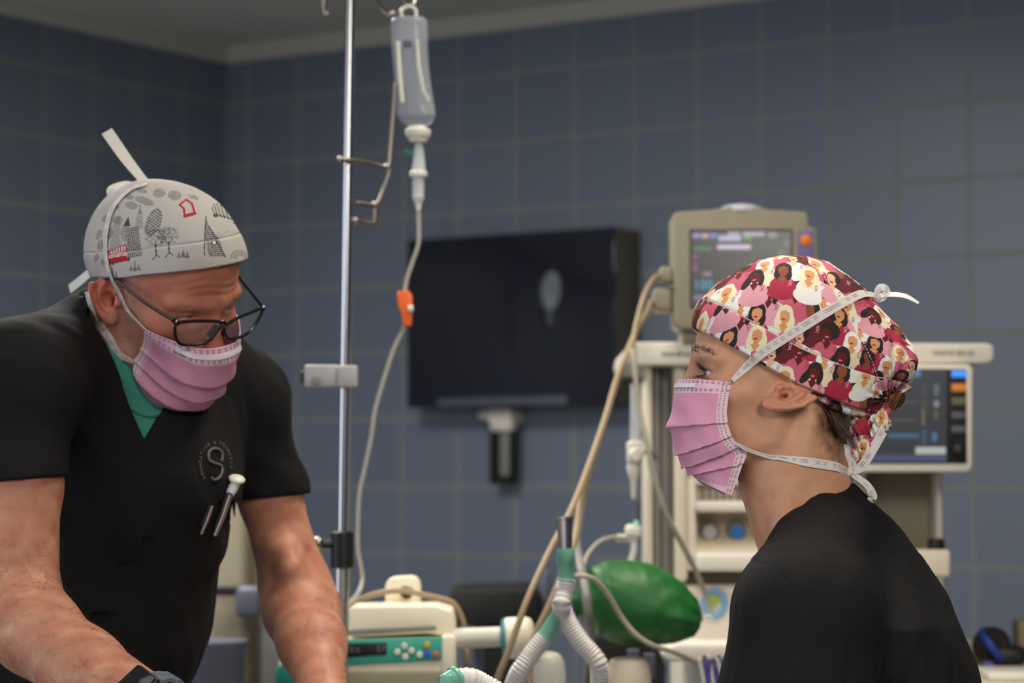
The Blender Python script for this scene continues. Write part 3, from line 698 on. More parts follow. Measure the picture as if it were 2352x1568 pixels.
for x, y, mm, lb in ((929, 1483, 'button_white', None), (913, 1497, 'button_white', None), (945, 1494, 'button_white', None), (931, 1508, 'button_white', None), (964, 1503, 'button_white', None), (981, 1481, 'button_yellow', 'yellow round key'), (981, 1502, 'button_blue', 'blue key'), (1001, 1503, 'button_red', 'small red key')):
    b = MB(); b.lathe([(.0046, .002), (.0046, -.001), (.0036, -.002), (.0001, -.0022)], px(x, y, YS - .005), (0, 1, 0), 16); o = b.build('panel_button', mm, pn)
    if lb: o['label'] = lb
b = MB(); b.pbox(640, 1540, 1030, 1638, YS - .006, .02, .004); b.build('lower_cover', 'beige_plastic', t)
b = MB(); b.lathe([(.012, .01), (.018, .006), (.02, -.004), (.018, -.014), (.006, -.018), (.0001, -.018)], px(664, 1552, YS - .008), (0, 1, 0), 24); b.build('release_knob', 'teal_dark', t, label='dark green turning knob')
b = pplate([(800, 1398), (812, 1392), (1000, 1390), (1040, 1402), (1046, 1440), (1044, 1462), (980, 1455), (800, 1464)], YS + .02, .11, .008, 3); b.build('top_cover', 'pump_plastic', t)
b = pplate([(786, 1446), (1000, 1436), (1004, 1446), (786, 1460)], YS + .012, .02, .003); b.build('grip_rail', 'grey_plastic', t)
b = MB(); b.pbox(1012, 1458, 1046, 1560, YS - .006, .1, .006); b.build('plunger_bracket', 'pump_plastic', t)
b = MB(); b.tube(pxs([(1040, 1466, YS + .03), (1150, 1462, YS + .03)]), .0145, 20); b.build('syringe_barrel', 'milky_plastic', t, label='translucent white syringe barrel')
b = MB(); b.lathe([(.023, 0), (.028, .003), (.028, .006), (.023, .008)], px(1152, 1465, YS + .03), (1, 0, .05), 28); b.build('flange_ring', 'teal_ring', t, label='teal blue ring')
b = MB(); b.lathe([(.027, 0), (.029, .003), (.0295, .03), (.027, .037), (.02, .041), (.0001, .042)], px(1160, 1465, YS + .03), (1, 0, .03), 32); b.build('plunger_head', 'pump_plastic', t)
# clip standing behind the pump
t2 = thing('pump_rack_clip', 'rounded cream clip standing up behind the top of the syringe pump', 'clip', px(925, 1400, YS + .12))
b = pplate([(884, 1345), (890, 1332), (902, 1325), (948, 1322), (960, 1328), (966, 1342), (966, 1440), (884, 1440)], YS + .13, .04, .007, 3); b.build('clip_body', 'pump_plastic', t2)
b = pplate([(918, 1350), (930, 1346), (950, 1352), (944, 1372), (930, 1376), (920, 1366)], YS + .127, .004, .001); b.build('clip_hole', 'dark_plastic', t2)
def cable(name, label, pts, r, m, cat='cable', group=None, n=7):
    b = MB(); b.tube(spline(pxs(pts), n), r, 10); o = b.build(name, m); tag(o, label, cat, group); return o
cable('power_cable', 'tan cable arching over the cream syringe pump', [(790, 1402, YS + .15), (830, 1375, YS + .12), (880, 1360, YS + .095), (930, 1357, YS + .09), (975, 1366, YS + .08), (1012, 1374, YS + .075), (1042, 1386, YS + .075), (1062, 1422, YS + .075), (1067, 1460, YS + .075), (1072, 1500, YS + .06), (1075, 1560, YS + .05), (1077, 1630, YS + .05)], .0042, 'cable_tan')

# ---------------------------------------------------------------- breathing circuit
YC = 3.15
t = thing('breathing_circuit', 'white corrugated breathing tubes joined by green connectors and a metal end piece', 'breathing circuit', px(1298, 1400, YC))
def corr(name, pts, r, pitch=.0042, m='corrugated_plastic', parent=None, lo=.86, n=14):
    P = spline(pxs(pts), 10); d = np.r_[0, np.cumsum([np.linalg.norm(P[i + 1] - P[i]) for i in range(len(P) - 1)])]
    k = int(d[-1] / pitch * 4); s = np.linspace(0, d[-1], k + 1); A = np.array(P)
    Q = np.stack([np.interp(s, d, A[:, j]) for j in range(3)], 1)
    R = r * (lo + (1 - lo) * (.5 + .5 * np.cos(2 * math.pi * s / pitch)))
    b = MB(); b.tube(list(Q), list(R), n); return b.build(name, m, parent)
b = MB(); a0, a1 = px(1297, 1186, YC), px(1299, 1262, YC)
b.lathe([(.0125, 0), (.0125, .003), (.0105, .004), (.0095, .030), (.0085, .043)], a0, a1 - a0, 28); b.build('metal_end', 'brushed_steel', t)
b = MB(); b.lathe([(.0118, 0), (.0122, .002), (.0122, .018), (.0105, .0205), (.0105, .04)], px(1299, 1260, YC), px(1301, 1336, YC) - px(1299, 1260, YC), 28); b.build('connector', 'green_connector', t, label='green upper connector')
corr('hose', [(1300, 1330, YC), (1296, 1360, YC), (1290, 1385, YC - .01), (1296, 1412, YC), (1330, 1468, YC), (1362, 1505, YC), (1376, 1530, YC), (1378, 1590, YC + .02), (1376, 1632, YC + .1), (1372, 1630, YC + .2), (1368, 1612, YC + .32)], .0128, parent=t)
b = MB(); b.tube(pxs([(1282, 1412, YC), (1262, 1445, YC), (1248, 1468, YC)]), [.0098, .0104, .011], 18); b.build('connector', 'green_connector', t, label='green side connector')
corr('hose', [(1252, 1462, YC), (1222, 1500, YC), (1192, 1545, YC), (1176, 1590, YC + .03), (1172, 1626, YC + .1), (1176, 1628, YC + .2), (1180, 1612, YC + .3)], .0128, parent=t)
YF = 2.62
t = thing('loose_hose', 'short white corrugated hose with green square end at the bottom edge', 'hose', px(1060, 1568, YF))
corr('hose', [(1052, 1560, YF - .0), (1078, 1558, YF), (1110, 1572, YF + .01), (1150, 1600, YF + .01), (1190, 1680, YF), (1200, 1800, YF - .02), (1196, 2175, YF - .02)], .0122, pitch=.0046, parent=t, lo=.9, n=22)
b = MB(); b.tube(pxs([(1020, 1572, YF - .012), (1046, 1556, YF - .004)]), [.0108, .0112], 24); b.lathe([(.0112, 0), (.0132, .001), (.0132, .005), (.011, .006)], px(1042, 1559, YF - .005), px(1056, 1551, YF) - px(1042, 1559, YF - .005), 28); b.build('end_connector', 'green_connector', t)
b = MB(); b.pbox(1009, 1549, 1040, 1580, YF - .02, .006, .002); b.build('square_cap', 'green_connector', t)

# ---------------------------------------------------------------- green breathing bag
YG = 3.5
t = thing('breathing_bag', 'dark green rubber breathing bag in front of the white machine', 'breathing bag', px(1480, 1390, YG))
def bag():
    axp = [px(1306, 1385, YG), px(1480, 1385, YG), px(1622, 1418, YG)]
    poly = [(1318, 1375), (1336, 1330), (1356, 1302), (1390, 1288), (1440, 1284), (1490, 1292), (1535, 1312), (1572, 1342), (1598, 1376), (1610, 1404), (1612, 1420), (1604, 1442), (1592, 1462), (1576, 1467), (1545, 1476), (1500, 1484), (1450, 1484), (1400, 1474), (1362, 1452), (1335, 1420)]
    inf = Inflate(pxs(poly, YG), YG, .062, .058, cell=.002, blur=.006)
    def fn(P):
        d = inf(P); k = np.clip((P[:, 0] - px(1480, 1400, YG)[0]) / .07, 0, 1)
        ang = np.arctan2(P[:, 2] - px(1480, 1400, YG)[2], P[:, 1] - YG)
        return d - .0016 * k * np.sin(ang * 9 + 3 * np.sin(P[:, 0] * 60)) - .0008 * fbm(P, 22, 3)
    A = pxs(poly, YG); lo = np.min(A, 0) - .02; hi = np.max(A, 0) + .02; lo[1] = YG - .075; hi[1] = YG + .075
    return surf(fn, lo, hi, .003)
v, f = bag(); mesh_obj('bag_body', v, f, 'green_rubber', t)
b = MB(); b.tube(pxs([(1345, 1392, YG), (1318, 1388, YG), (1305, 1386, YG)]), [.02, .014, .013], 20); b.build('bag_neck', 'green_rubber', t)
b = MB(); b.lathe([(.0135, 0), (.016, .002), (.016, .016), (.0125, .018)], px(1322, 1398, YG), (-1, 0, -.25), 22); b.build('bag_connector', 'purple_plastic', t, label='purple connector')
b = MB(); b.tube([px(1626 + 10 * math.cos(a), 1420 + 7 * math.sin(a), YG) for a in np.linspace(0, 2 * math.pi, 21)[:-1]], .0014, 8, closed=True); b.build('bag_tail_loop', 'milky_plastic', t)
cable('sensing_line', 'thin pale line crossing the front of the green breathing bag', [(1322, 1322, YG - .12), (1346, 1323, YG - .125), (1372, 1336, YG - .115), (1400, 1370, YG - .1), (1428, 1418, YG - .085), (1462, 1458, YG - .08), (1500, 1482, YG - .07), (1545, 1496, YG - .04), (1600, 1520, YG + .0)], .0036, 'cable_white', 'line')

# ---------------------------------------------------------------- cables from the monitor down to the bottom
cable('monitor_cable', 'tan cable looping from the side of the vital signs monitor to the front', [(1513, 633, YM + .03), (1500, 642, YM), (1480, 680, YM - .05), (1462, 745, YM - .08), (1452, 790, YM - .12), (1420, 860, YM - .2), (1390, 960, YM - .3), (1350, 1075, YM - .4), (1312, 1170, YM - .5), (1260, 1270, YM - .55), (1210, 1380, YM - .6), (1170, 1490, YM - .62), (1140, 1568, YM - .62), (1126, 1640, YM - .6), (1120, 1800, YM - .6)], .0046, 'cable_tan', group=None)
cable('sensor_cable', 'second tan cable running beside the first from the monitor to the front', [(1497, 692, YM + .04), (1486, 720, YM), (1462, 760, YM - .06), (1440, 810, YM - .12), (1412, 890, YM - .2), (1385, 980, YM - .3), (1354, 1080, YM - .37), (1334, 1150, YM - .41), (1322, 1230, YM - .48), (1295, 1310, YM - .52), (1262, 1390, YM - .54), (1225, 1470, YM - .55), (1216, 1530, YM - .56), (1222, 1640, YM - .57), (1222, 1800, YM - .58)], .005, 'cable_tan')
cable('gas_hose', 'grey hose hanging behind the metal end piece to the left of the green bag', [(1338, 1140, 3.68), (1330, 1190, 3.64), (1324, 1240, 3.58), (1331, 1290, 3.48), (1344, 1350, 3.41), (1352, 1420, 3.4), (1356, 1470, 3.46), (1350, 1540, 3.54), (1346, 1608, 3.6)], .0065, 'grey_plastic', 'hose')
cable('white_line', 'thin white line hanging down in front of the machine to the round sticker', [(1452, 800, 3.8), (1458, 860, 3.79), (1470, 950, 3.79), (1488, 1030, 3.79), (1504, 1100, 3.8), (1530, 1180, 3.82), (1570, 1255, 3.86), (1600, 1315, 3.9), (1620, 1365, 3.94), (1630, 1400, 3.98)], .0046, 'cable_white', 'line')
cable('valve_line', 'pale line curving from the white valve down behind the green bag', [(1440, 1236, 3.82), (1408, 1234, 3.8), (1380, 1242, 3.78), (1358, 1262, 3.76), (1345, 1284, 3.72), (1338, 1310, 3.66)], .0032, 'cable_white', 'line')

# ---------------------------------------------------------------- pressure transducer lines left of the machine
YV = 3.85
t = thing('flow_regulator', 'clear tube with round white regulator hanging left of the white machine', 'regulator', px(1458, 1020, YV))
b = MB(); b.tube(pxs([(1460, 790, YV), (1460, 885, YV)]), .0025, 8); b.build('upper_line', 'tube_clear', t)
b = MB(); b.tube(pxs([(1459, 882, YV), (1458, 1014, YV)]), .0078, 16); b.build('clear_chamber', 'clear_plastic', t)
b = MB(); b.pbox(1440, 1012, 1476, 1066, YV - .012, .024, .005); b.build('regulator_body', 'milky_plastic', t)
b = MB(); b.lathe([(.011, .0), (.0115, -.004), (.009, -.007), (.0001, -.0075)], px(1462, 1044, YV - .012), (0, 1, 0), 22); b.build('dial', 'white_plastic', t)
b = MB(); b.lathe([(.011, 0), (.0115, -.006), (.007, -.022), (.005, -.026), (.0038, -.05), (.002, -.055)], px(1455, 1066, YV), (0, 0, 1), 20); b.build('outlet_cone', 'milky_plastic', t)
b = MB(); b.tube(pxs([(1478, 1040, YV + .01), (1492, 1036, YV + .03), (1510, 1052, YV + .16)]), .003, 8); b.tube(pxs([(1490, 1052, YV + .03), (1508, 1032, YV + .16)]), .003, 8); b.build('holder_clip', 'slate_plastic', t)
t = thing('stopcock_valve', 'white valve with a small green light on the left edge of the machine', 'valve', px(1452, 1225, YV))
b = MB(); b.tube(pxs([(1462, 1150, YV), (1460, 1215, YV)]), .006, 14); b.build('inlet_tube', 'slate_plastic', t)
b = MB(); b.pbox(1436, 1204, 1474, 1236, YV - .012, .024, .007); b.tube(pxs([(1416, 1236, YV), (1462, 1238, YV)]), .0068, 14); b.tube(pxs([(1456, 1230, YV), (1456, 1262, YV), (1450, 1288, YV)]), .0055, 12); b.build('valve_body', 'milky_plastic', t)
b = MB(); b.ball(px(1461, 1200, YV - .012), .0038, 8); b.build('indicator_light', 'glow_green', t, label='small green light')

# ---------------------------------------------------------------- things around the bottom edge
b_floor = 0.0
t = thing('black_trolley', 'low black topped trolley on grey posts at the foot of the blue wall', 'trolley', (*px(1140, 1400, 4.9)[:2], 0))
b = pplate([(1030, 1366), (1044, 1358), (1232, 1352), (1240, 1362), (1240, 1432), (1030, 1438)], 4.8, .35, .006, 2); b.build('top_box', 'black_fabric', t)
b = MB(); b.pbox(1088, 1432, 1106, zf(4.95) - 40, 4.95, .03, .004); b.build('post', 'slate_plastic', t)
b = MB(); b.pbox(1110, 1434, 1250, 1700, 4.92, .2, .006); b.build('cabinet', 'dark_plastic', t)
b = MB(); b.pbox(1240, 1312, 1266, 1440, 4.85, .1, .006); b.build('end_plate', 'slate_plastic', t)
b = MB(); b.pbox(1020, zf(4.9) - 36, 1270, zf(4.9) - 2, 4.85, .4, .01); b.build('foot_plate', 'dark_plastic', t)
t = thing('grey_pillar_unit', 'beige supply cabinet with a dark rail behind the older person', 'cabinet', (*px(540, 1300, 4.7)[:2], 0))
b = MB(); b.pbox(470, 1120, 560, zf(4.6), 4.6, .3, .02); b.pbox(556, 1130, 640, zf(4.66), 4.66, .3, .02); b.build('cabinet_body', 'beige_plastic', t)
b = MB(); b.pbox(452, 1344, 650, 1368, 4.55, .03, .004); b.build('rail', 'dark_plastic', t)
b = MB(); b.pbox(540, 1346, 600, 1420, 4.5, .04, .012); b.build('rail_holder', 'slate_plastic', t)
b = MB(); b.pbox(600, 1368, 650, 1640, 4.58, .05, .01); b.build('side_panel', 'grey_plastic', t)
t = thing('blue_grey_bin', 'low blue grey bin at the foot of the beige supply cabinet', 'bin', (*px(470, 1500, 4.4)[:2], 0))
b = MB(); a = px(468, 1470, 4.4); b.lathe([(.06, 0), (.065, .01), (.075, a[2] - .02), (.08, a[2] - .01), (.08, a[2]), (.07, a[2])], (a[0], a[1], 0), (0, 0, 1), 28); b.build('bin_body', 'slate_plastic', t)
t = thing('filter_dome', 'pale domed filter between the two corrugated tubes at the bottom', 'filter', px(1256, 1568, 3.4))
bottle([(1496, 1236, 1264), (1499, 1222, 1280), (1510, 1214, 1292), (1530, 1212, 1298), (1568, 1216, 1300), (1640, 1222, 1296)], 3.46, .9).build('dome', 'milky_plastic', t)
b = MB(); b.ball(px(1238, 1515, 3.42), .004, 8); b.build('port', 'milky_plastic', t)
t = thing('ribbed_cap', 'pale ribbed canister lid at the bottom right of the tubes', 'canister', px(1440, 1568, 3.4))
def ribbed():
    c = px(1446, 1560, 3.5); v = []; f = []; n = 90; prof = [(.0001, .031), (.02, .031), (.026, .029), (.0285, .025), (.030, .0), (.031, -.05)]
    for (r, h) in prof:
        for k in range(n):
            a = 2 * math.pi * k / n; rr = r * (1 + (.03 * math.cos(a * 30) if r > .027 else 0)); v.append((c[0] + rr * math.cos(a), c[1] + rr * math.sin(a), c[2] + h))
    for i in range(len(prof) - 1):
        for k in range(n): f.append((i * n + k, i * n + (k + 1) % n, (i + 1) * n + (k + 1) % n, (i + 1) * n + k))
    o = MB(); return o.add(v, f, True)
ribbed().build('lid', 'cream_plastic', t)
t = thing('needle_tray', 'open bundle of blue violet capped needles beside the younger person\'s arm', 'needles', px(1636, 1640, 3.42))
for k in range(7):
    x = 1612 + k * 7; b = MB(); b.tube(pxs([(x + 12, 1636, 3.47), (x + 4, 1560, 3.46), (x - 6 + (k % 3) * 5, 1512 - (k % 2) * 8, 3.45)]), [.0035, .0035, .0022], 10); b.build('needle_cap', 'purple_plastic' if k % 3 else 'white_plastic', t)
t = thing('dark_pump_block', 'black block with violet plate lying under the green breathing bag', 'block', px(1460, 1500, 3.75))
b = pplate([(1350, 1462), (1420, 1455), (1510, 1482), (1530, 1530), (1525, 1595), (1350, 1595)], 3.72, .12, .006, 2); b.build('block_body', 'dark_plastic', t)
b = MB(); b.pbox(1440, 1490, 1470, 1545, 3.71, .01, .003); b.pbox(1478, 1500, 1506, 1560, 3.71, .01, .003); b.build('violet_plate', 'slate_plastic', t)
# instrument table under the pump and the tubes, just below the picture
zi = px(1000, 1640, 3.42)[2]; xi0, xi1 = px(600, 1640, 3.5)[0], px(1700, 1640, 3.5)[0]
t = thing('instrument_table', 'steel instrument table carrying the syringe pump and the ends of the tubes', 'table', ((xi0 + xi1) / 2, 3.55, 0))
b = MB(); b.box(((xi0 + xi1) / 2, 3.632, zi - .014), (xi1 - xi0, .43, .024), .006); b.build('table_top', 'brushed_steel', t)
for sx in (xi0 + .05, xi1 - .05):
    for sy in (3.46, 3.8): b = MB(); b.tube([(sx, sy, zi - .026), (sx, sy, 0)], .014, 12); b.build('leg', 'brushed_steel', t)
# patient table below the picture, under the hands
t = thing('operating_table', 'operating table with a blue grey mattress below the two people', 'operating table', (-.16, 2.42, 0))
b = MB(); b.box((-.16, 2.42, .885), (.54, .46, .09), .03, seg=4); b.build('mattress', 'slate_plastic', t)
b = MB(); b.box((-.16, 2.42, .825), (.56, .44, .03), .006); b.build('table_frame', 'brushed_steel', t)
b = MB(); b.box((-.16, 2.42, .45), (.2, .2, .74), .02); b.build('column', 'grey_plastic', t)
b = MB(); b.box((-.16, 2.42, .05), (.5, .4, .1), .02); b.build('base', 'grey_plastic', t)
# supply table on the right
YT = 4.0; zt_ = px(2300, 1513, 4.35)[2]
t = thing('supply_table', 'cream supply table at the right edge below the blue wall', 'table', (*px(2330, 1500, 4.1)[:2], 0))
xa_, xb_ = px(2192, 1500, 4.1)[0], px(2700, 1500, 4.1)[0]
b = MB(); b.box(((xa_ + xb_) / 2, 4.1, zt_ - .015), (xb_ - xa_, .62, .03), .006); b.build('table_top', 'cream_plastic', t)
for sx in (xa_ + .05, xb_ - .05):
    for sy in (3.86, 4.34): b = MB(); b.tube([(sx, sy, zt_ - .03), (sx, sy, 0)], .014, 12); b.build('leg', 'brushed_steel', t)
on = lambda x, Y: np.array([px(x, 1500, Y)[0], Y, zt_])
t = thing('yellow_packet', 'flat yellow packet lying on the supply table beside the younger person', 'packet', on(2234, 4.3))
b = MB(); b.box(on(2238, 4.3) + [0, 0, .006], (.07, .05, .012), .004, M=None); b.build('packet_body', 'yellow_wrap', t)
t = thing('white_ball_cup', 'small white cup on the supply table next to the yellow packet', 'cup', on(2226, 4.36))
b = MB(); b.lathe([(.013, 0), (.017, .003), (.02, .03), (.018, .034), (.0001, .034)], on(2226, 4.37), (0, 0, 1), 22); b.build('cup_body', 'white_plastic', t)
t = thing('steel_dish', 'small clear tray behind the white cup on the supply table', 'tray', on(2254, 4.38))
b = MB(); b.box(on(2268, 4.38) + [0, 0, .012], (.06, .04, .024), .006); b.build('tray_body', 'beige_plastic', t)
t = thing('tape_roll', 'black strap roll with a royal blue band standing on the supply table', 'tape roll', on(2276, 4.2))
c = on(2278, 4.2) + [0, 0, .034]; b = MB(); b.lathe([(.016, -.016), (.031, -.015), (.034, 0), (.031, .015), (.016, .016)], c, (.35, 1, .15), 28); b.build('roll', 'dark_plastic', t)
b = MB(); b.lathe([(.0345, -.004), (.0352, -.003), (.0352, .006), (.0345, .007)], c + np.array([.0, -.006, .001]), (.9, -.3, .7), 28); b.build('band', 'royal_blue', t, label='royal blue band')
b = MB(); b.box(on(2268, 4.14) + [0, 0, .006], (.02, .02, .012), .003); b.build('pull_tab', 'purple_plastic', t)
t = thing('black_pouch', 'flat black oblong device lying on the supply table right of the tape roll', 'device', on(2310, 4.22))
b = MB(); b.box(on(2312, 4.2) + [0, 0, .018], (.062, .06, .036), .014, M=None, seg=4); b.build('pouch_body', 'dark_plastic', t)
t = thing('white_towel', 'folded pale cloth at the front of the supply table', 'towel', on(2320, 3.95))
b = MB(); b.box(on(2330, 3.93) + [0, 0, .008], (.11, .13, .016), .007, seg=4); b.build('cloth', 'milky_plastic', t)
t = thing('wall_socket_box', 'beige box at the right edge standing on the supply table', 'box', on(2360, 4.36))
b = MB(); a = px(2336, 1424, 4.36); c = px(2420, 1424, 4.36); b.box(((a[0] + c[0]) / 2, 4.38, (a[2] + zt_) / 2), (c[0] - a[0], .05, a[2] - zt_), .005); b.build('box_body', 'beige_plastic', t)
# ================================================================ people
mat('skin', (1, 1, 1, 1), .48, attr='Col', noise=.07, nscale=55, bump=.22, bscale=420, sss=.12, spec=.4)
mat('scrub_black', srgb(21, 20, 21), .82, noise=.12, nscale=160, bump=.25, bscale=900, spec=.25)
mat('printed_cotton', (1, 1, 1, 1), .8, attr='Col', bump=.15, bscale=1100, spec=.25)
mat('mask_fleece', (1, 1, 1, 1), .75, attr='Col', noise=.03, nscale=300, bump=.15, bscale=900, spec=.25)
mat('tape_fleece', (1, 1, 1, 1), .75, attr='Col', bump=.2, bscale=1500, spec=.25)
mat('hair_brown', srgb(70, 46, 26), .45, noise=.25, nscale=60)
mat('hair_light', srgb(128, 84, 44), .45, noise=.25, nscale=60)
mat('hair_dark', srgb(30, 22, 18), .5)
mat('hair_grey', srgb(120, 104, 92), .55)
mat('arm_hair', srgb(60, 40, 26), .5)
mat('eye_white', (1, 1, 1, 1), .12, attr='Col', spec=.6)
mat('green_tee', srgb(62, 140, 124), .85, bump=.3, bscale=900)
mat('frame_acetate', srgb(22, 21, 20), .25)
mat('lens_glass', (.5, .52, .55, 1), .03, alpha=.07)
mat('emblem_thread', srgb(104, 96, 93), .7)
mat('metal_clip', srgb(190, 170, 160), .3, metal=.8)
mat('watch_glass', srgb(20, 21, 24), .12)
mat('watch_band', srgb(86, 96, 110), .7, noise=.5, nscale=260)
mat('shoe_rubber', srgb(30, 30, 34), .6)
mat('knot_tape', srgb(214, 208, 202), .8, bump=.5, bscale=700)
mat('wire_white', srgb(226, 224, 228), .45)

def head(P, g):
    """a face and skull in millimetres: x forward, y left, z up, ears at x = 0"""
    x, y, z = P[:, 0], P[:, 1], P[:, 2]
    if 'lower' in g:
        Pz = np.where(z < 0, z * g['lower'], z); Px = np.where(x > 60, 60 + (x - 60) * (1 + (g['front'] - 1) * np.clip((20 - z) / 30, 0, 1)), x); P = np.stack([Px, y, Pz], 1); x, z = P[:, 0], P[:, 2]
    A = np.stack([x, np.abs(y), z], 1)
    d = ell(P, (-6, 0, 46), (98, g.get('w', 74), 88))
    d = smin(d, ell(P, (36, 0, -4), (56, 58, 62)), 18)
    d = smin(d, ell(A, (50, 42, -8), (27, 20, 19)), 14)
    d = smin(d, ell(P, (70, 0, -56), (27, 32, 34)), 14)
    d = smin(d, ell(P, (70, 0, -96), (18, 22, 17)), 12)
    d = smin(d, chain(A, [(-4, 53, -8), (2, g.get('jw', 49), -56), (38, 35, -86), (70, 13, -101)], [14, 13, 13, 12]), 16)
    d = smin(d, ell(P, (34, 0, -60), (48, 44, 38)), 12)
    d = smin(d, ell(A, (34, 33, -44), (32, 21, 34)), 14)
    d = smin(d, cone(A, (87, 9, 31), (70, 47, 29), g.get('br', 8), 8), 11)
    d = smax(d, -ell(A, (97, 31, 12), (19, 17, 12)), 9)
    d = smin(d, chain(P, [(84, 0, 24), (97, 0, 2), (108, 0, -24)], [8, 8, g.get('nt', 10)]), 9)
    d = smin(d, ell(A, (97, 11, -29), (12, 7, 8)), 5)
    d = smin(d, cone(A, (95, 0, -55), (84, 20, -59), 5, 3), 5); d = smin(d, cone(A, (94, 0, -66), (84, 18, -63), 6, 3), 5)
    lid = sph(A, (68, 31, 13), 15.2)
    d = smin(d, lid, 4)
    op = g.get('open', 4.6); q = A - np.array((82, 31.5, g.get('oz', 12.5)), np.float32)
    lens = np.maximum(np.sqrt(q[:, 1] ** 2 / 1 + (q[:, 2] + (14.6 ** 2 - op * op) / (2 * op) - 0) ** 2), 0)          # lens shaped slit made of two arcs
    Rr = (14.6 ** 2 + op * op) / (2 * op); off = Rr - op
    sl = np.maximum(np.sqrt(q[:, 1] ** 2 + (q[:, 2] + off) ** 2) - Rr, np.sqrt(q[:, 1] ** 2 + (q[:, 2] - off * 1.15) ** 2) - Rr * 1.08)
    sl = np.maximum(sl, 70 - x)
    d = smax(d, -sl, 1.6)
    d = smin(d, cone(A, (78, 18, 20.5 + g.get('cr', 0)), (73, 45, 18 + g.get('cr', 0)), 3, 3), 5)
    m = (A[:, 1] > 52) & (np.abs(x) < 62) & (np.abs(z) < 62)
    if m.any():
        e, hole = ear(A[m], g); dm = d[m]; d = d.copy(); d[m] = smax(np.where(e < 30, smin(dm, e, 3), dm), -hole, 2)
    return d
def ear(A, g):
    o = np.array(g.get('ear_o', (-6, 69, 0)), np.float32); q = A - o; ti = math.radians(g.get('ear_tilt', 10)); fl = math.radians(g.get('ear_flare', 30)); k = 1 / g.get('ear_s', 1.0)
    X = q[:, 0] * math.cos(ti) + q[:, 2] * math.sin(ti); Z = -q[:, 0] * math.sin(ti) + q[:, 2] * math.cos(ti); Y = q[:, 1]
    u = X * math.cos(fl) - Y * math.sin(fl); w = X * math.sin(fl) + Y * math.cos(fl)
    E = np.stack([u, Z, w], 1) * k
    d = ell(E, (-9, 2, 3), (17, 29, 4.5))
    d = smin(d, chain(E, [(0, 3, 4), (6, 12, 6), (6, 24, 7.5), (-3, 31.5, 8.5), (-15, 30, 9), (-24, 20, 9), (-26, 5, 8.5), (-21, -10, 7), (-12, -22, 5)], [3.2, 3.4, 3.6, 3.8, 3.8, 3.8, 3.6, 3.4, 3.4]), 2.5)
    d = smin(d, chain(E, [(-7, 22, 6), (-14, 12, 8), (-15, 0, 8), (-11, -10, 7), (-4, -14, 6)], [3, 3.4, 3.4, 3.2, 3]), 3)
    d = smin(d, ell(E, (-4, -23, 4), (8.5, 9, 4.6)), 4)
    d = smin(d, sph(E, (5, -3.5, 6), 5.6), 4)
    d = smin(d, ell(E, (2, 0, -3), (8, 22, 8)), 5)
    d = smax(d, -ell(E, (-5, -2, 9.0), (8, 10.5, 8.5)), 2.5); d = smax(d, -ell(E, (-17, 21, 11.5), (4, 8, 5), ), 2)
    return d / k, ell(E, (-2.2, -5, 0), (2.6, 5.2, 11)) / k
def hand(P, w, d, n, s, curl=.35):
    """a palm, four bent fingers of unequal length and a thumb; w wrist, d along the hand, n back of hand, s thumb side"""
    w, d, n, s = [np.array(a, float) for a in (w, d, n, s)]
    fr = lambda a, b, c: w + d * a + s * b + n * c
    o = smin(cone(P, fr(0, 0, 0), fr(.05, 0, 0), .026, .03), cone(P, fr(.06, .022, 0), fr(.06, -.022, 0), .016, .015), .02)
    o = smin(o, cone(P, fr(.085, .03, 0), fr(.08, -.03, 0), .0115, .0105), .02)
    for b, L, r in ((.031, .072, .0092), (.011, .08, .0095), (-.010, .074, .0092), (-.030, .06, .0082)):
        a, c, p = .086 - abs(b) * .15, 0., [fr(.086 - abs(b) * .15, b, 0)]; th = .1
        for sgm in (.45, .32, .25):
            th += curl; a += L * sgm * math.cos(th); c -= L * sgm * math.sin(th); p.append(fr(a, b * 1.08, c))
        o = smin(o, chain(P, p, [r * 1.12, r, r * .92, r * .8]), .006)
    return smin(o, chain(P, [fr(.02, .022, -.004), fr(.05, .048, -.012), fr(.08, .062, -.02), fr(.1, .066, -.026)], [.014, .0115, .0105, .009]), .012)
def to_local(P, R, T, s): return ((P - T.astype(np.float32)) @ R.astype(np.float32)) * np.float32(1000 / s)
def Rot(y, p, r):
    y, p, r = [math.radians(a) for a in (y, p, r)]; c, s = math.cos, math.sin
    return np.array([[c(y), -s(y), 0], [s(y), c(y), 0], [0, 0, 1]]) @ np.array([[c(p), 0, s(p)], [0, 1, 0], [-s(p), 0, c(p)]]) @ np.array([[1, 0, 0], [0, c(r), -s(r)], [0, s(r), c(r)]])
def lin(r, g, b): return np.array(srgb(r, g, b)[:3])
def blend(c, col, w): return c + (np.asarray(col) - c) * np.clip(w, 0, 1)[:, None]
def strands(name, roots, dirs, length, r, m, parent, bend=(0, 0, 0), jit=.25, seg=4, **props):
    b = MB(); rng = random.Random(5)
    for p, dv in zip(roots, dirs):
        L = (length[0] + (length[1] - length[0]) * rng.random()); dv = np.array(dv, float) + np.array([rng.gauss(0, jit) for _ in range(3)]) * np.linalg.norm(dv)
        dv /= max(np.linalg.norm(dv), 1e-9); pts = []
        for k in range(seg + 1):
            t = k / seg; pts.append(np.array(p) + dv * L * t + np.array(bend) * L * t * t)
        b.tube(pts, [r * (1 - .8 * k / seg) for k in range(seg + 1)], 3, cap=False)
    return b.build(name, m, parent, **props)
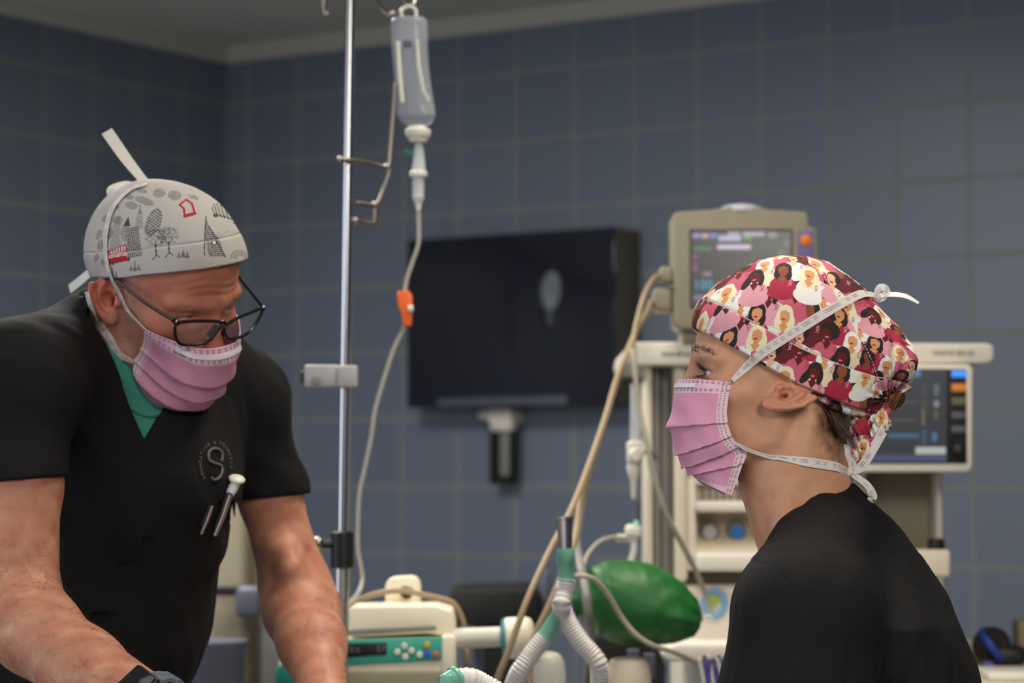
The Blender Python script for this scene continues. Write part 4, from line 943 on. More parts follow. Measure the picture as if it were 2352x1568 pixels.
def make_eye(c, fwd, up, R, iris, parent):
    """an eyeball looking along fwd"""
    c, fwd = np.array(c, float), np.array(fwd, float); fwd /= np.linalg.norm(fwd)
    sd = np.cross(up, fwd); sd /= np.linalg.norm(sd); u2 = np.cross(fwd, sd); n = 28; v = []; f = []; co = []
    for i in range(n + 1):
        th = math.pi * i / n
        rr = R * (1.035 if th < .42 else 1.0)
        for k in range(n):
            ph = 2 * math.pi * k / n; v.append(c + rr * (fwd * math.cos(th) + (sd * math.cos(ph) + u2 * math.sin(ph)) * math.sin(th)))
            co.append((.004, .004, .004) if th < .17 else iris if th < .46 else (.02, .02, .02) if th < .5 else tuple(lin(196, 186, 178)))
    for i in range(n):
        for k in range(n): f.append((i * n + k, (i + 1) * n + k, (i + 1) * n + (k + 1) % n, i * n + (k + 1) % n))
    return mesh_obj('eye', v, f, 'eye_white', parent, True, cols=np.array(co))

def pleated_mask(name, Cc, Ec, sag_n, parent, pleats, amp, ns=120, nt=150, edge=.875, band=.17, fit=None):
    """Cc, Ec: (t, point) down the middle and down the near edge; sag_n: unit vector out of the face's mirror plane to the near side"""
    sn = np.array(sag_n, float); tt = np.linspace(0, 1, nt + 1)
    cv = lambda K: np.stack([np.interp(tt, [k[0] for k in K], [k[1][j] for k in K]) for j in range(3)], 1)
    def smooth(a, k=5):
        w = np.hanning(2 * k + 3)[1:-1]; w /= w.sum(); p = np.pad(a, ((k, k), (0, 0)), mode='edge')
        p[:k] = 2 * a[0] - a[1:k + 1][::-1]; p[-k:] = 2 * a[-1] - a[-k - 1:-1][::-1]
        return np.stack([np.convolve(p[:, j], w, 'valid') for j in range(3)], 1)
    C, E = smooth(cv(Cc)), smooth(cv(Ec)); s = np.linspace(-1, 1, ns + 1); th = np.abs(s) * math.pi / 2
    dlt = E - C; lat = dlt @ sn; sag = dlt - lat[:, None] * sn
    P = C[None] + (1 - np.cos(th))[:, None, None] * sag[None] + (np.sign(s) * np.sin(th))[:, None, None] * (lat[:, None] * sn)[None]
    du = np.gradient(P, axis=0); dv = np.gradient(P, axis=1); N = np.cross(du, dv); N /= np.maximum(np.linalg.norm(N, axis=2, keepdims=True), 1e-9)
    cen = P.mean((0, 1)); out = np.sign(((P - (cen - (C.mean(0) - E.mean(0)))) * N).sum(2).mean()); N *= out
    disp = np.zeros((ns + 1, nt + 1))
    for (t0, wd, bow) in pleats:
        tc = t0 + bow * (s ** 2)[:, None]; q = (tt[None] - (tc - wd)) / wd
        disp += amp * np.where((q > 0) & (q < 1), q ** 1.5, 0)
    fade = 1 - .35 * np.abs(s)[:, None] ** 4
    P = P + N * (disp * fade)[..., None] + N * (.0006 * np.sin(P[..., 0:1] * 190 + P[..., 2:3] * 140))
    if fit is not None:
        q = P.reshape(-1, 3).astype(np.float32); dd = fit(q).reshape(ns + 1, nt + 1); G_ = grad(fit, q, .003).reshape(P.shape)
        wgt = np.clip((np.abs(s)[:, None] - .25) / .6, 0, 1) * np.clip((.86 - tt[None]) / .2, 0, 1)
        sh = np.clip(dd - .004, 0, .016) * wgt - np.clip(.002 - dd, 0, .01) * np.clip((np.abs(s)[:, None] - .1) / .2, 0, 1)
        for ax in (0, 1):
            w = np.hanning(27)[1:-1]; w /= w.sum(); q = np.pad(sh, [(12, 12) if a == ax else (0, 0) for a in (0, 1)], mode='edge')
            sh = sum(w[i] * np.take(q, range(i, i + sh.shape[ax]), ax) for i in range(25))
        P = P - G_ * sh[..., None]
    S_, T_ = np.meshgrid(s, tt, indexing='ij'); col = np.zeros((ns + 1, nt + 1, 3)) + lin(214, 150, 178)
    col[T_ < band] = lin(226, 188, 204); col[np.abs(S_) > edge] = lin(226, 196, 206); col[T_ > .97] = lin(222, 186, 200)
    stitch = np.zeros_like(S_, bool)
    for t0 in (.025, .045, .125, .145): stitch |= (np.abs(T_ - t0) < .006) & ((np.abs(S_) * 46 % 1) < .55)
    for s0 in (.905, .945): stitch |= (np.abs(np.abs(S_) - s0) < .0085) & ((T_ * 42 % 1) < .55)
    col[stitch] = lin(160, 108, 134)
    Q = P - N * .0012; v = np.concatenate([P.reshape(-1, 3), Q.reshape(-1, 3)]); n1 = nt + 1; M_ = (ns + 1) * n1
    i = (np.arange(ns)[:, None] * n1 + np.arange(nt)[None]); f = np.stack([i, i + 1, i + n1 + 1, i + n1], -1).reshape(-1, 4)
    if out < 0: f = f[:, ::-1]
    rim = [k for k in range(nt + 1)] + [(k) * n1 + nt for k in range(1, ns + 1)] + [ns * n1 + k for k in range(nt - 1, -1, -1)] + [k * n1 for k in range(ns - 1, 0, -1)]
    rim = np.array(rim); rq = np.stack([rim, rim + M_, np.roll(rim, -1) + M_, np.roll(rim, -1)], 1)
    f = np.concatenate([f, f[:, ::-1] + M_, rq]); cc = np.concatenate([col.reshape(-1, 3)] * 2)
    o = mesh_obj(name, v, f, 'mask_fleece', parent, cols=cc)
    return o, P, N
def tape_col(L, a):
    base = lin(222, 214, 210)
    if abs(a - .3) < .05 or abs(a - .52) < .05: return lin(150, 140, 140) if (L / .0028 % 1) < .6 else base
    return base if (int(L / .0006) + int(a * 18)) % 2 else lin(206, 198, 194)

# ---------------------------------------------------------------- pattern of portraits for the printed cap
def ellm(u, v, cu, cv_, ru, rv, rot=0):
    c, s = math.cos(rot), math.sin(rot); a = (u - cu) * c + (v - cv_) * s; b = -(u - cu) * s + (v - cv_) * c
    return (a / ru) ** 2 + (b / rv) ** 2 < 1
HAIR = {'d': lin(48, 38, 40), 'w': lin(232, 232, 230), 'b': lin(232, 222, 186), 'r': lin(150, 30, 50)}
SKIN = {'l': lin(214, 152, 104), 'm': lin(140, 82, 56), 'k': lin(98, 34, 34), 'p': lin(226, 184, 148)}
BODY = {'p': lin(200, 96, 118), 'r': lin(166, 46, 70), 'k': lin(98, 38, 44), 'q': lin(222, 158, 170), 'w': lin(232, 230, 226), 'c': lin(228, 214, 184)}
FIG = [[(30, 'd', 'k', 'p', 'afro'), (92, 'w', 'l', 'k', 'long'), (154, 'd', 'k', 'q', 'tail')],
       [(0, 'b', 'l', 'p', 'long'), (60, 'd', 'm', 'k', 'short'), (124, 'd', 'l', 'r', 'bob')],
       [(34, 'd', 'p', 'w', 'short'), (96, 'd', 'k', 'p', 'afro'), (152, 'w', 'l', 'c', 'bob')],
       [(4, 'd', 'm', 'r', 'bob'), (62, 'b', 'l', 'w', 'long'), (126, 'd', 'k', 'q', 'tail')]]
def portraits(u, v, TU=185.0, TV=196.0):
    """colours of a repeating print, u and v in print units"""
    c = np.zeros((len(u), 3)) + lin(204, 112, 132)
    c[((u * .011 + v * .017) % 1) < .33] = lin(230, 222, 204); c[((u * .02 - v * .009 + .3) % 1) < .3] = lin(222, 160, 172)
    for row, figs in enumerate(FIG):
        fr = []
        for i, (fu, h, k, bd, st) in enumerate(figs):
            fv = 172 - 49 * row + (7, -5, 2)[(i + row) % 3]
            du = (u - fu + TU / 2) % TU - TU / 2; dv = (v - fv + TV / 2) % TV - TV / 2
            fr.append((du * .98 - dv * .2, du * .2 + dv * .98))
        for (a, b), (fu, h, k, bd, st) in zip(fr, figs):
            c[ellm(a, b, 3, -44, 29, 22) | ellm(a, b, 2, -60, 33, 20)] = BODY[bd]
        for (a, b), (fu, h, k, bd, st) in zip(fr, figs):
            if st == 'long': c[ellm(a, b, 0, -5, 19, 25) | ellm(a, b, -11, -24, 10, 20, .2) | ellm(a, b, 13, -22, 10, 21, -.2)] = HAIR[h]
            if st == 'bob': c[ellm(a, b, 0, -2, 19, 23) | ellm(a, b, -12, -16, 8, 14) | ellm(a, b, 13, -16, 8, 14)] = HAIR[h]
            if st == 'tail': c[ellm(a, b, 0, 2, 17, 21) | ellm(a, b, -16, -14, 9, 23, -.45) | ellm(a, b, 14, -12, 7, 19)] = HAIR[h]
            c[(np.abs(a) < 5.5) & (b < -10) & (b > -34)] = SKIN[k] * .92; c[(b < -24) & (b > -42) & (np.abs(a) < (b + 42) * .6)] = SKIN[k]
            if st == 'afro':
                ang = np.arctan2(b - 4, a - 4); c[((a - 4) / 22) ** 2 + ((b - 4) / 21) ** 2 < (1 + .06 * np.sin(ang * 17)) ** 2] = HAIR[h]; c[ellm(a, b, -4, -7, 11.5, 15, .25)] = SKIN[k]
            elif st == 'short':
                c[ellm(a, b, 2, 4, 16, 17)] = HAIR[h]; c[ellm(a, b, -2, -4, 11, 16, .2)] = SKIN[k]; c[ellm(a, b, 11, 2, 6, 12)] = HAIR[h]
            else:
                c[ellm(a, b, 0, -4, 11.5, 16.5, .12)] = SKIN[k]; c[ellm(a, b, -5, 13, 11, 5.5, .5) | ellm(a, b, 7, 12, 8, 6, -.6)] = HAIR[h]
            c[ellm(a, b, -2, -11.5, 4.6, 2.3, .15)] = lin(168, 42, 72) if k != 'k' else lin(224, 110, 128)
            rc = lin(162, 40, 72) if bd in 'wqcp' else lin(228, 170, 182)
            ru, rv = a - 19, b + 38; rd = np.abs(np.sqrt((ru / 2.6) ** 2 + ((rv - 4) / 4.6) ** 2) - 1)
            c[(rd < .22) & (rv > 0)] = rc; c[(np.abs(ru * 1.6 - rv - 1) < 1.1) & (rv < 3) & (rv > -7)] = rc; c[(np.abs(ru * 1.6 + rv + 1) < 1.1) & (rv < 3) & (rv > -6)] = rc
    return c
def printed(u, v, d=.28):
    """the print averaged over the thread spacing"""
    return sum(portraits(u + a, v + b) for a, b in ((-d, -d), (d, -d), (-d, d), (d, d))) / 4

# ================================================================ the younger person, in profile on the right
YW = 2.5
wom = thing('person', 'person in profile with a pink portrait print cap, pink mask and black scrubs', 'person', (px(1990, 1500, YW)[0], YW, 0), 'medical staff')
R_w = Rot(180, -8, 0); S_w = .965
T_w = px(1797, 903, YW - .068); T_w[1] = YW
G_w = dict(lower=1.2, front=1.3, w=72, jw=46, br=6.0, nt=8.5, open=4.2, oz=12.0, ear_o=(-5, 66, 1), ear_tilt=52, ear_flare=24, ear_s=.98, canal=(-3, 76, 0))
P3 = lambda l, Y=YW: pxs(l, Y)
cap_poly = P3([(1589, 741), (1594, 712), (1606, 692), (1622, 676), (1650, 648), (1690, 621), (1740, 598), (1790, 587), (1850, 588), (1900, 602), (1950, 634), (1985, 664), (2020, 706), (2060, 750), (2092, 792), (2107, 830), (2104, 866), (2086, 892), (2046, 908), (2028, 926), (2012, 950), (1990, 1020), (1800, 1040), (1620, 900), (1594, 800)])
inf_cap = Inflate(cap_poly, YW, .088, .0795, cell=.0015, blur=.009)
edge_px = [(1560, 724), (1590, 742), (1680, 796), (1760, 845), (1830, 884), (1900, 914), (1960, 935), (2012, 948), (2100, 962)]
EX = np.array([px(a, b, YW - .05)[0] for a, b in edge_px]); EZ = np.array([px(a, b, YW - .05)[2] for a, b in edge_px])
G_pt = px(2034, 918, YW)
def above(P): return (P[:, 2] - np.interp(P[:, 0], EX, EZ)) * .86
def cap_outer(P):
    d = inf_cap(P); s = above(P)
    rx, rz = P[:, 0] - G_pt[0], P[:, 2] - G_pt[2]; rr = np.sqrt(rx * rx + rz * rz); an = np.arctan2(rz, -rx)
    d = d - .0026 * np.exp(-rr / .045) * np.sin(an * 15 + 2 * np.sin(an * 4)) * np.clip((P[:, 0] - px(1960, 900, YW)[0]) / .02, 0, 1)
    d = d - .0007 * fbm(P, 16, 5, 2) - np.where(s < .0305, .0007, 0) + .0014 * np.exp(-((s - .0312) / .0011) ** 2)
    sx = P[:, 0] - (px(1848, 612, YW)[0] + (px(2000, 890, YW)[0] - px(1848, 612, YW)[0]) * np.clip((px(1848, 612, YW)[2] - P[:, 2]) / .125, 0, 1.2) ** .82)
    return d + .0011 * np.exp(-(sx / .001) ** 2), s, sx
def cap_fn(P):
    d, s, _ = cap_outer(P); return smax(d, -s, .0018)
nk = lambda x, y, Y=YW: px(x, y, Y)
t_poly = P3([(1762, 1250), (1785, 1180), (1830, 1110), (1880, 1075), (1925, 1080), (1950, 1104), (1962, 1118), (1985, 1138), (2020, 1165), (2075, 1222), (2110, 1272), (2160, 1352), (2200, 1444), (2226, 1510), (2244, 1580), (2272, 1760), (2290, 2200), (1730, 2200), (1715, 1800), (1700, 1500), (1700, 1400), (1735, 1310)])
zs_ = [px(1900, y, YW)[2] for y in (2200, 1700, 1420, 1300, 1200, 1150, 1100)]
inf_t = Inflate(t_poly, YW, .075, lambda P: np.interp(P[:, 2], zs_, [.17, .165, .18, .135, .082, .066, .06]).astype(np.float32), cell=.002, blur=.008)
CX = np.array([px(a, b, YW)[0] for a, b in [(1400, 1650), (1700, 1336), (1768, 1243), (1795, 1200), (1820, 1167), (1845, 1143), (1870, 1126), (1905, 1112), (1938, 1104), (1950, 1100), (1975, 1060)]])
CZ = np.array([px(a, b, YW)[2] for a, b in [(1400, 1650), (1700, 1336), (1768, 1243), (1795, 1200), (1820, 1167), (1845, 1143), (1870, 1126), (1905, 1112), (1938, 1104), (1950, 1100), (1975, 1060)]])
def scrub_base(P):
    d = inf_t(P)
    for sg in (-1, 1):
        Y = YW + sg * .165
        a = chain(P, [nk(1896, 1262, YW + sg * .07), nk(1852, 1420, Y), nk(1832, 1600, Y + sg * .004), nk(1824, 1760, Y + sg * .008)], [.056, .067, .068, .071], .03)
        d = smin(d, a, .016)
    return d
def wom_fn(P):
    L = to_local(P, R_w, T_w, S_w); d = np.full(len(P), 1e3, np.float32)
    m = (np.abs(L[:, 0]) < 190) & (np.abs(L[:, 1]) < 150) & (L[:, 2] < 200) & (L[:, 2] > -190)
    far = ell(L, (0, 0, 20), (120, 90, 140)) * .001 * S_w; d = far.copy()
    if m.any(): d[m] = head(L[m], G_w) * .001 * S_w
    hi = above(P) > -.004
    d = np.where(hi, np.maximum(d, inf_cap(P) + .0035), d)
    n = chain(P, [nk(1806, 945), nk(1815, 1040), nk(1826, 1110), nk(1848, 1200), nk(1885, 1290)], [.049, .0500, .0505, .0485, .05], .02)
    n = smin(n, cone(P, nk(1862, 960, 2.452), nk(1786, 1262, 2.462), .0095, .0085), .014)
    n = smin(n, cone(P, nk(1862, 960, 2.548), nk(1786, 1262, 2.538), .0095, .0085), .014)
    n = smin(n, cone(P, nk(1768, 1100), nk(1806, 1250), .02, .018), .02)
    n = smin(n, cone(P, nk(1862, 1000), nk(1876, 1140), .024, .022), .03)
    d = smin(d, n, .012)
    t = chain(P, [nk(1935, 1335), nk(1960, 1420), nk(1990, 1750), nk(1990, 2150)], [.07, .1, .09, .08], .03)
    for sg in (-1, 1):
        Y = YW + sg * .155; t = smin(t, chain(P, [nk(1920, 1330), nk(1860, 1430, Y), nk(1835, 1980, Y + sg * .02), nk(1450, 2190, Y - sg * .03)], [.05, .05, .038, .026], .02), .02)
        wr = nk(1450, 2190, Y - sg * .03); t = smin(t, hand(P, wr, (-.95, -sg * .2, -.2), (-.2, 0, .97), (0, -sg, 0)), .012)
    d = smin(d, t, .02); sb = scrub_base(P) + .010
    low = (P[:, 2] < np.where(P[:, 0] < CX[2], nk(1772, 1256)[2], np.interp(P[:, 0], CX, CZ)) - .010) & (P[:, 2] > nk(1815, 1700)[2])
    return np.where(low, np.maximum(d, sb), d)
v, f = surf(wom_fn, (-.1, 2.22, .88), (.47, 2.78, 1.72), .0017)
Lw = to_local(v, R_w, T_w, S_w); c = np.zeros((len(v), 3)) + lin(196, 146, 116)
pxof = lambda V: np.stack([(V[:, 0] / V[:, 1]) * F, V[:, 2]], 1)
n1 = fbm(v, 30, 9); c = blend(c, lin(184, 126, 98), (n1 + .2) * .5)
al = np.abs(Lw[:, 1])
c = blend(c, lin(200, 122, 98), np.exp(-((Lw[:, 0] - 62) / 24) ** 2 - ((al - 46) / 16) ** 2 - ((Lw[:, 2] + 10) / 20) ** 2) * .5)
c = blend(c, lin(200, 120, 98), ((al > 66) & (np.abs(Lw[:, 2]) < 45) & (np.abs(Lw[:, 0] + 8) < 40)) * .35)
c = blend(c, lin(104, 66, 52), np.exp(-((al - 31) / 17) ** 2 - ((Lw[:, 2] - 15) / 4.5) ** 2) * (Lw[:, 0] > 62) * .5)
c = blend(c, lin(172, 70, 72), np.exp(-((al) / 18) ** 2 - ((Lw[:, 2] + 60) / 8) ** 2) * (Lw[:, 0] > 80))
hx, hz = (v[:, 0] - nk(1918, 960)[0]) / .030, (v[:, 2] - nk(1918, 955)[2]) / .040
c = blend(c, lin(58, 38, 24), np.clip(1.5 - np.sqrt(np.clip((hx < 0) * hx ** 2 * 2.2, 0, 9) + np.clip((hz < 0) * hz ** 2, 0, 9)) + .25 * fbm(v, 70, 2), 0, 1) * (Lw[:, 0] < -25) * (v[:, 2] > nk(1918, 1075)[2]))
body_w = mesh_obj('body', v, f, 'skin', wom, cols=c)
loc_w = lambda x, y, z: T_w + R_w @ (np.array((x, y, z)) * S_w * .001)
for sg in (1, -1): make_eye(loc_w(68, 31 * sg, 13), R_w @ np.array((.98, .12 * sg * 0, .03)), R_w @ np.array((0, 0, 1.)), .0128 * S_w, tuple(lin(70, 84, 92)), wom)
# cap
v, f = surf(cap_fn, (px(1570, 800, YW)[0], YW - .1, px(1800, 1000, YW)[2]), (px(2120, 800, YW)[0], YW + .1, px(1800, 570, YW)[2]), .0012, proj=3)
v, f = subdiv(v, f)
d_, s_, sx_ = cap_outer(v)
uu = (v[:, 0] - px(1600, 700, YW)[0]) / .00045; ph_ = np.arctan2(v[:, 2] - px(1800, 850, YW)[2], np.abs(v[:, 1] - YW) + .012); vv = ph_ * .098 / .00045 + np.where(v[:, 1] > YW, 90, 0)
bandm = s_ < .0312
uu = np.where(bandm, uu * 1.0 + 62, np.where(sx_ > 0, uu + 104, uu)); vv = np.where(bandm, vv + 38, np.where(sx_ > 0, vv + 58, vv))
c = printed(uu, vv); c = blend(c, lin(240, 225, 222), (np.abs(s_ - .0312) < .0005) * .6); c = blend(c, lin(240, 220, 216), (np.abs(sx_ - .002) < .0004) * ((v[:, 2] * 320 % 1) < .6) * .8)
capo = mesh_obj('surgical_cap', v, f, 'printed_cotton', wom, cols=c, label='cap printed with many small portraits in pink, red and white')
# knotted tails of the cap
def tail_fn(P):
    k = lambda x, y, dy=0: px(x, y, YW - .01 + dy)
    d = chain(P, [k(1985, 938, -.01), k(2010, 946), k(2024, 936)], [.006, .0085, .010], .006)
    d = smin(d, chain(P, [k(2018, 945), k(2024, 968, -.004), k(2012, 990), k(2004, 1002, .01)], [.008, .0095, .008, .006], .006), .004)
    d = smin(d, chain(P, [k(2008, 950, -.01), k(1978, 966, -.014), k(1966, 984, -.014), k(1976, 1006, -.012)], [.006, .0095, .0105, .009], .006), .003)
    d = smin(d, chain(P, [k(1976, 1000, -.01), k(1984, 1020, -.008), k(1972, 1040, -.004), k(1962, 1052, -.002)], [.009, .0085, .008, .004], .006), .003)
    return d - .0012 * fbm(P, 60, 11, 2) - .0009 * np.sin(P[:, 0] * 900 + P[:, 2] * 500)
v, f = surf(tail_fn, px(1940, 1075, YW) - [0, .05, 0], px(2060, 915, YW) + [0, .05, 0], .0012)
c = portraits((v[:, 0] - px(1600, 700, YW)[0]) / .00032 + 30, (v[:, 2]) / .00032)
mesh_obj('cap_tails', v, f, 'printed_cotton', capo, cols=c)
def roll_fn(P):
    pts = [nk(a, b, YW - y) for a, b, y in ((1880, 912, .062), (1915, 928, .056), (1950, 939, .046), (1985, 944, .032), (2014, 943, .016))]
    return chain(P, pts, [.002, .0045, .006, .006, .005]) - .0008 * fbm(P, 50, 4, 2)
v, f = surf(roll_fn, nk(1860, 975) - [0, .09, 0], nk(2030, 895) + [0, .01, 0], .0014)
mesh_obj('cap_rolled_edge', v, f, 'printed_cotton', capo, cols=portraits((v[:, 0]) / .00045 + 20, v[:, 2] / .00045 * .7 + 30))
# mask
Cc = [(0, (1556, 871)), (.18, (1549, 905)), (.35, (1541, 946)), (.5, (1538, 982)), (.6, (1554, 1030)), (.68, (1557, 1052)), (.8, (1574, 1076)), (1, (1602, 1103))]
Ec = [(0, (1681, 876, .060)), (.18, (1674, 905, .0615)), (.35, (1669, 946, .062)), (.5, (1672, 974, .061)), (.6, (1679, 996, .059)), (.7, (1690, 1014, .056)), (.79, (1718, 1034, .05)), (1, (1680, 1138, .038))]
mo, MP, MN = pleated_mask('face_mask', [(t, px(*p, YW)) for t, p in Cc], [(t, px(p[0], p[1], YW - p[2])) for t, p in Ec], (0, -1, 0), wom, [(.5, .17, -.02), (.66, .13, -.035), (.78, .10, -.04), (.88, .09, -.03)], .0042)
i0 = 60
wp = [MP[i, 12] + MN[i, 12] * .0012 for i in range(40, 93, 4)]; ribbon(wp, [MN[i, 12] for i in range(40, 93, 4)], .0042, 'nose_wire', 'wire_white', mo, thick=.0016)
both = lambda P: np.minimum(wom_fn(P), cap_fn(P))
def on_surf(pl, fn, Y0, Y1, off):
    out, nr = [], []
    for p in pl:
        if len(p) == 3: q = px(p[0], p[1], p[2]); n_ = grad(fn, q)[0]
        else:
            q = cast(fn, p[0], p[1], Y0, Y1); n_ = grad(fn, q, .004)[0]; q = q + n_ * off
        out.append(q); nr.append(n_)
    return out, nr
pp, nn = on_surf([(1690, 866), (1716, 842), (1745, 815), (1790, 784), (1840, 753), (1890, 722), (1940, 694), (1975, 677), (1992, 672, YW - .022)], both, 2.3, 2.52, .0016)
pp[0] = px(1682, 874, YW - .0625); pp[-1] = px(2000, 676, YW - .012); nn[-1] = np.array((.2, -.9, .5)); nn[0] = np.array((0, -1, .1))
pp.append(px(2018, 682, YW)); nn.append(np.array((.3, -.9, .3)))
ribbon(pp, nn, [.0045, .0085, .0098, .0098, .0098, .0098, .0095, .009, .0075, .004], 'upper_tie', 'tape_fleece', mo, colf=tape_col, nw=18)
pp, nn = on_surf([(1700, 1024), (1735, 1040), (1770, 1048), (1800, 1052), (1850, 1060), (1900, 1068), (1922, 1073)], wom_fn, 2.3, 2.52, .0016)
pp[0] = px(1692, 1018, YW - .057); nn[0] = np.array((0, -1, .2)); pp[1] = px(1722, 1034, YW - .056); pp[2][1] = min(pp[2][1], YW - .052); pp.append(px(1937, 1078, YW - .034)); nn.append(np.array((.3, -.9, .1))); pp.append(px(1950, 1084, YW - .024)); nn.append(np.array((.5, -.85, .1)))
ribbon(pp, [np.array((n_[0], n_[1], n_[2] * .4)) for n_ in nn], [.003, .0035, .0042, .0052, .0092, .0096, .009, .0075, .005], 'lower_tie', 'tape_fleece', mo, colf=tape_col, nw=18)
Kt = YW - .02
ribbon(P3([(1948, 1084, Kt), (1938, 1060, Kt - .004), (1938, 1038, Kt - .006), (1944, 1022, Kt - .004)]), [(.1, -1, .2)] * 4, [.007, .009, .0095, .0095], 'tie_bow', 'tape_fleece', mo, colf=tape_col, nw=18)
ribbon(P3([(1944, 1022, Kt - .004), (1952, 1034, Kt + .002), (1957, 1060, Kt + .002), (1950, 1086, Kt)]), [(.4, -.9, .2)] * 4, .009, 'tie_bow', 'tape_fleece', mo, colf=tape_col, nw=18)
ribbon(P3([(1948, 1084, Kt), (1975, 1074, Kt - .004), (1996, 1046, Kt - .006), (2028, 990, Kt - .004)]), [(.25, -.95, .2)] * 4, [.007, .0095, .0098, .0098], 'tie_end', 'tape_fleece', mo, colf=tape_col, nw=18)
ribbon(P3([(1944, 1086, Kt), (1962, 1122, Kt + .004), (1985, 1150, Kt + .006), (1998, 1160, Kt + .004), (2002, 1146, Kt), (2004, 1136, Kt - .002), (1990, 1112, Kt - .004), (1954, 1086, Kt)]), [(.6, -.75, .3)] * 4 + [(-.1, -.9, .4)] * 4, [.006, .0065, .005, .006, .0085, .009, .0075, .006], 'tie_loop', 'tape_fleece', mo, colf=tape_col, nw=14)
b = MB(); b.ball(px(1948, 1084, Kt - .002), .0052, 10, (1.0, .8, .9)); b.build('tie_knot', 'knot_tape', mo)
b = MB(); b.ball(px(2016, 683, YW), .0044, 10, (1, .8, 1.1)); b.build('tie_knot', 'knot_tape', mo)
ribbon(P3([(2012, 684, YW), (2014, 672, YW - .004), (2022, 660, YW - .006), (2034, 662, YW - .004), (2036, 672, YW), (2026, 684, YW), (2014, 690, YW)]), [(.3, -.9, .3)] * 7, [.004, .0065, .0075, .0085, .0085, .007, .005], 'tie_bow', 'tape_fleece', mo, nw=10)
ribbon(P3([(2018, 680, YW), (2046, 676, YW - .002), (2080, 680, YW - .004), (2110, 696, YW - .004)]), [(.1, -.8, .6)] * 4, [.006, .0062, .006, .003], 'tie_end', 'tape_fleece', mo, nw=10)
# hair, brows and lashes
rng = random.Random(3); roots, dirs = [], []
for i in range(300):
    x = 1885 + 62 * rng.random(); y = 925 + 60 * rng.random() ** 1.3
    if x < 1890 + (y - 925) * .3 or x > 1936: continue
    q = cast(wom_fn, x, y, 2.35, 2.53, 260)
    if above(q[None].astype(np.float32))[0] > .002: continue
    n_ = grad(wom_fn, q)[0]; roots.append(q - n_ * .0004); dirs.append(np.array((.55, -.12, -.75)) + n_ * .25)
hr = strands('hair', roots, dirs, (.012, .034), .00035, 'hair_brown', wom, bend=(.1, 0, -.15), jit=.22)
roots, dirs = [], []
for i in range(260):
    a = rng.random(); q = px(2022 + 50 * a, 900 + 10 * rng.random(), YW + rng.gauss(0, .014)); roots.append(q); dirs.append(np.array((-.35 + .1 * rng.random(), 0, -1)))
strands('bun_tuft', roots, dirs, (.012, .03), .0004, 'hair_light', hr, bend=(-.25, 0, 0), jit=.16, label='lighter brown hair ends under the cap')
b = MB(); b.ball(px(2034, 912, YW), .018, 12, (1.15, .9, .8)); b.build('bun', 'hair_brown', hr)
roots, dirs = [], []
for i in range(120):
    a = rng.random() ** 1.4; x = 1587 + 50 * a; y = 806 - 3 * math.sin(3.14 * a) + 8 * a * a + rng.gauss(0, 5.5 * (1 - .75 * a))
    q = cast(wom_fn, x, y, 2.38, 2.53, 260); n_ = grad(wom_fn, q)[0]; roots.append(q - n_ * .0003); dv_ = np.array((.9 + a, -.2, .30 - .6 * a)); dv_ -= n_ * (dv_ @ n_); dirs.append(dv_ / np.linalg.norm(dv_) + n_ * .22)
strands('eyebrow', roots, dirs, (.005, .009), .00026, 'hair_brown', hr, jit=.2)
roots, dirs = [], []
for i in range(60):
    a = (i % 30) / 29; an = (a - .5) * 1.5; upl = i < 30
    q = loc_w(68 + 15.4 * math.cos(an) * .97, 31 + 15.0 * math.sin(an), (16.0 if upl else 9.2) - (3 if upl else -1.4) * abs(math.sin(an)))
    roots.append(q); dirs.append(R_w @ np.array((1, .55 * math.sin(an), .45 if upl else -.75)))
strands('eyelashes', roots, dirs, (.007, .011), .00034, 'hair_dark', hr, bend=(0, 0, .25), jit=.12)
# scrubs
def scrub_w(P):
    d = scrub_base(P)
    q = (P[:, 0] - nk(1985, 1500)[0])
    d = d - .0022 * fbm(P * np.array([1, 1, .6], np.float32), 9, 21) - .0016 * np.sin(P[:, 0] * 95 + P[:, 2] * 40 + 4 * np.sin(P[:, 2] * 12)) * np.clip((nk(1900, 1480)[2] - P[:, 2]) / .05, 0, 1)
    seam = np.abs(P[:, 2] - (nk(1745, 1290, 2.35)[2] - 1.15 * np.clip(P[:, 0] - nk(1745, 1290, 2.35)[0], 0, .2) ** 1.35 * 3.2))
    d = d + .001 * np.exp(-(seam / .0016) ** 2) * (P[:, 1] < YW - .06)
    d = smax(d, np.minimum((P[:, 2] - np.interp(P[:, 0], CX, CZ)) * .75, .088 - np.abs(P[:, 1] - YW)), .003)
    d = np.maximum(d, nk(1990, 2120)[2] - P[:, 2]); d = np.maximum(d, np.where(np.abs(P[:, 1] - YW) > .12, nk(1815, 1750)[2] - P[:, 2], -1))
    return d
v, f = surf(scrub_w, (.15, 2.2, .95), (.56, 2.8, 1.46), .0032)
top = mesh_obj('scrub_top', v, f, 'scrub_black', wom)
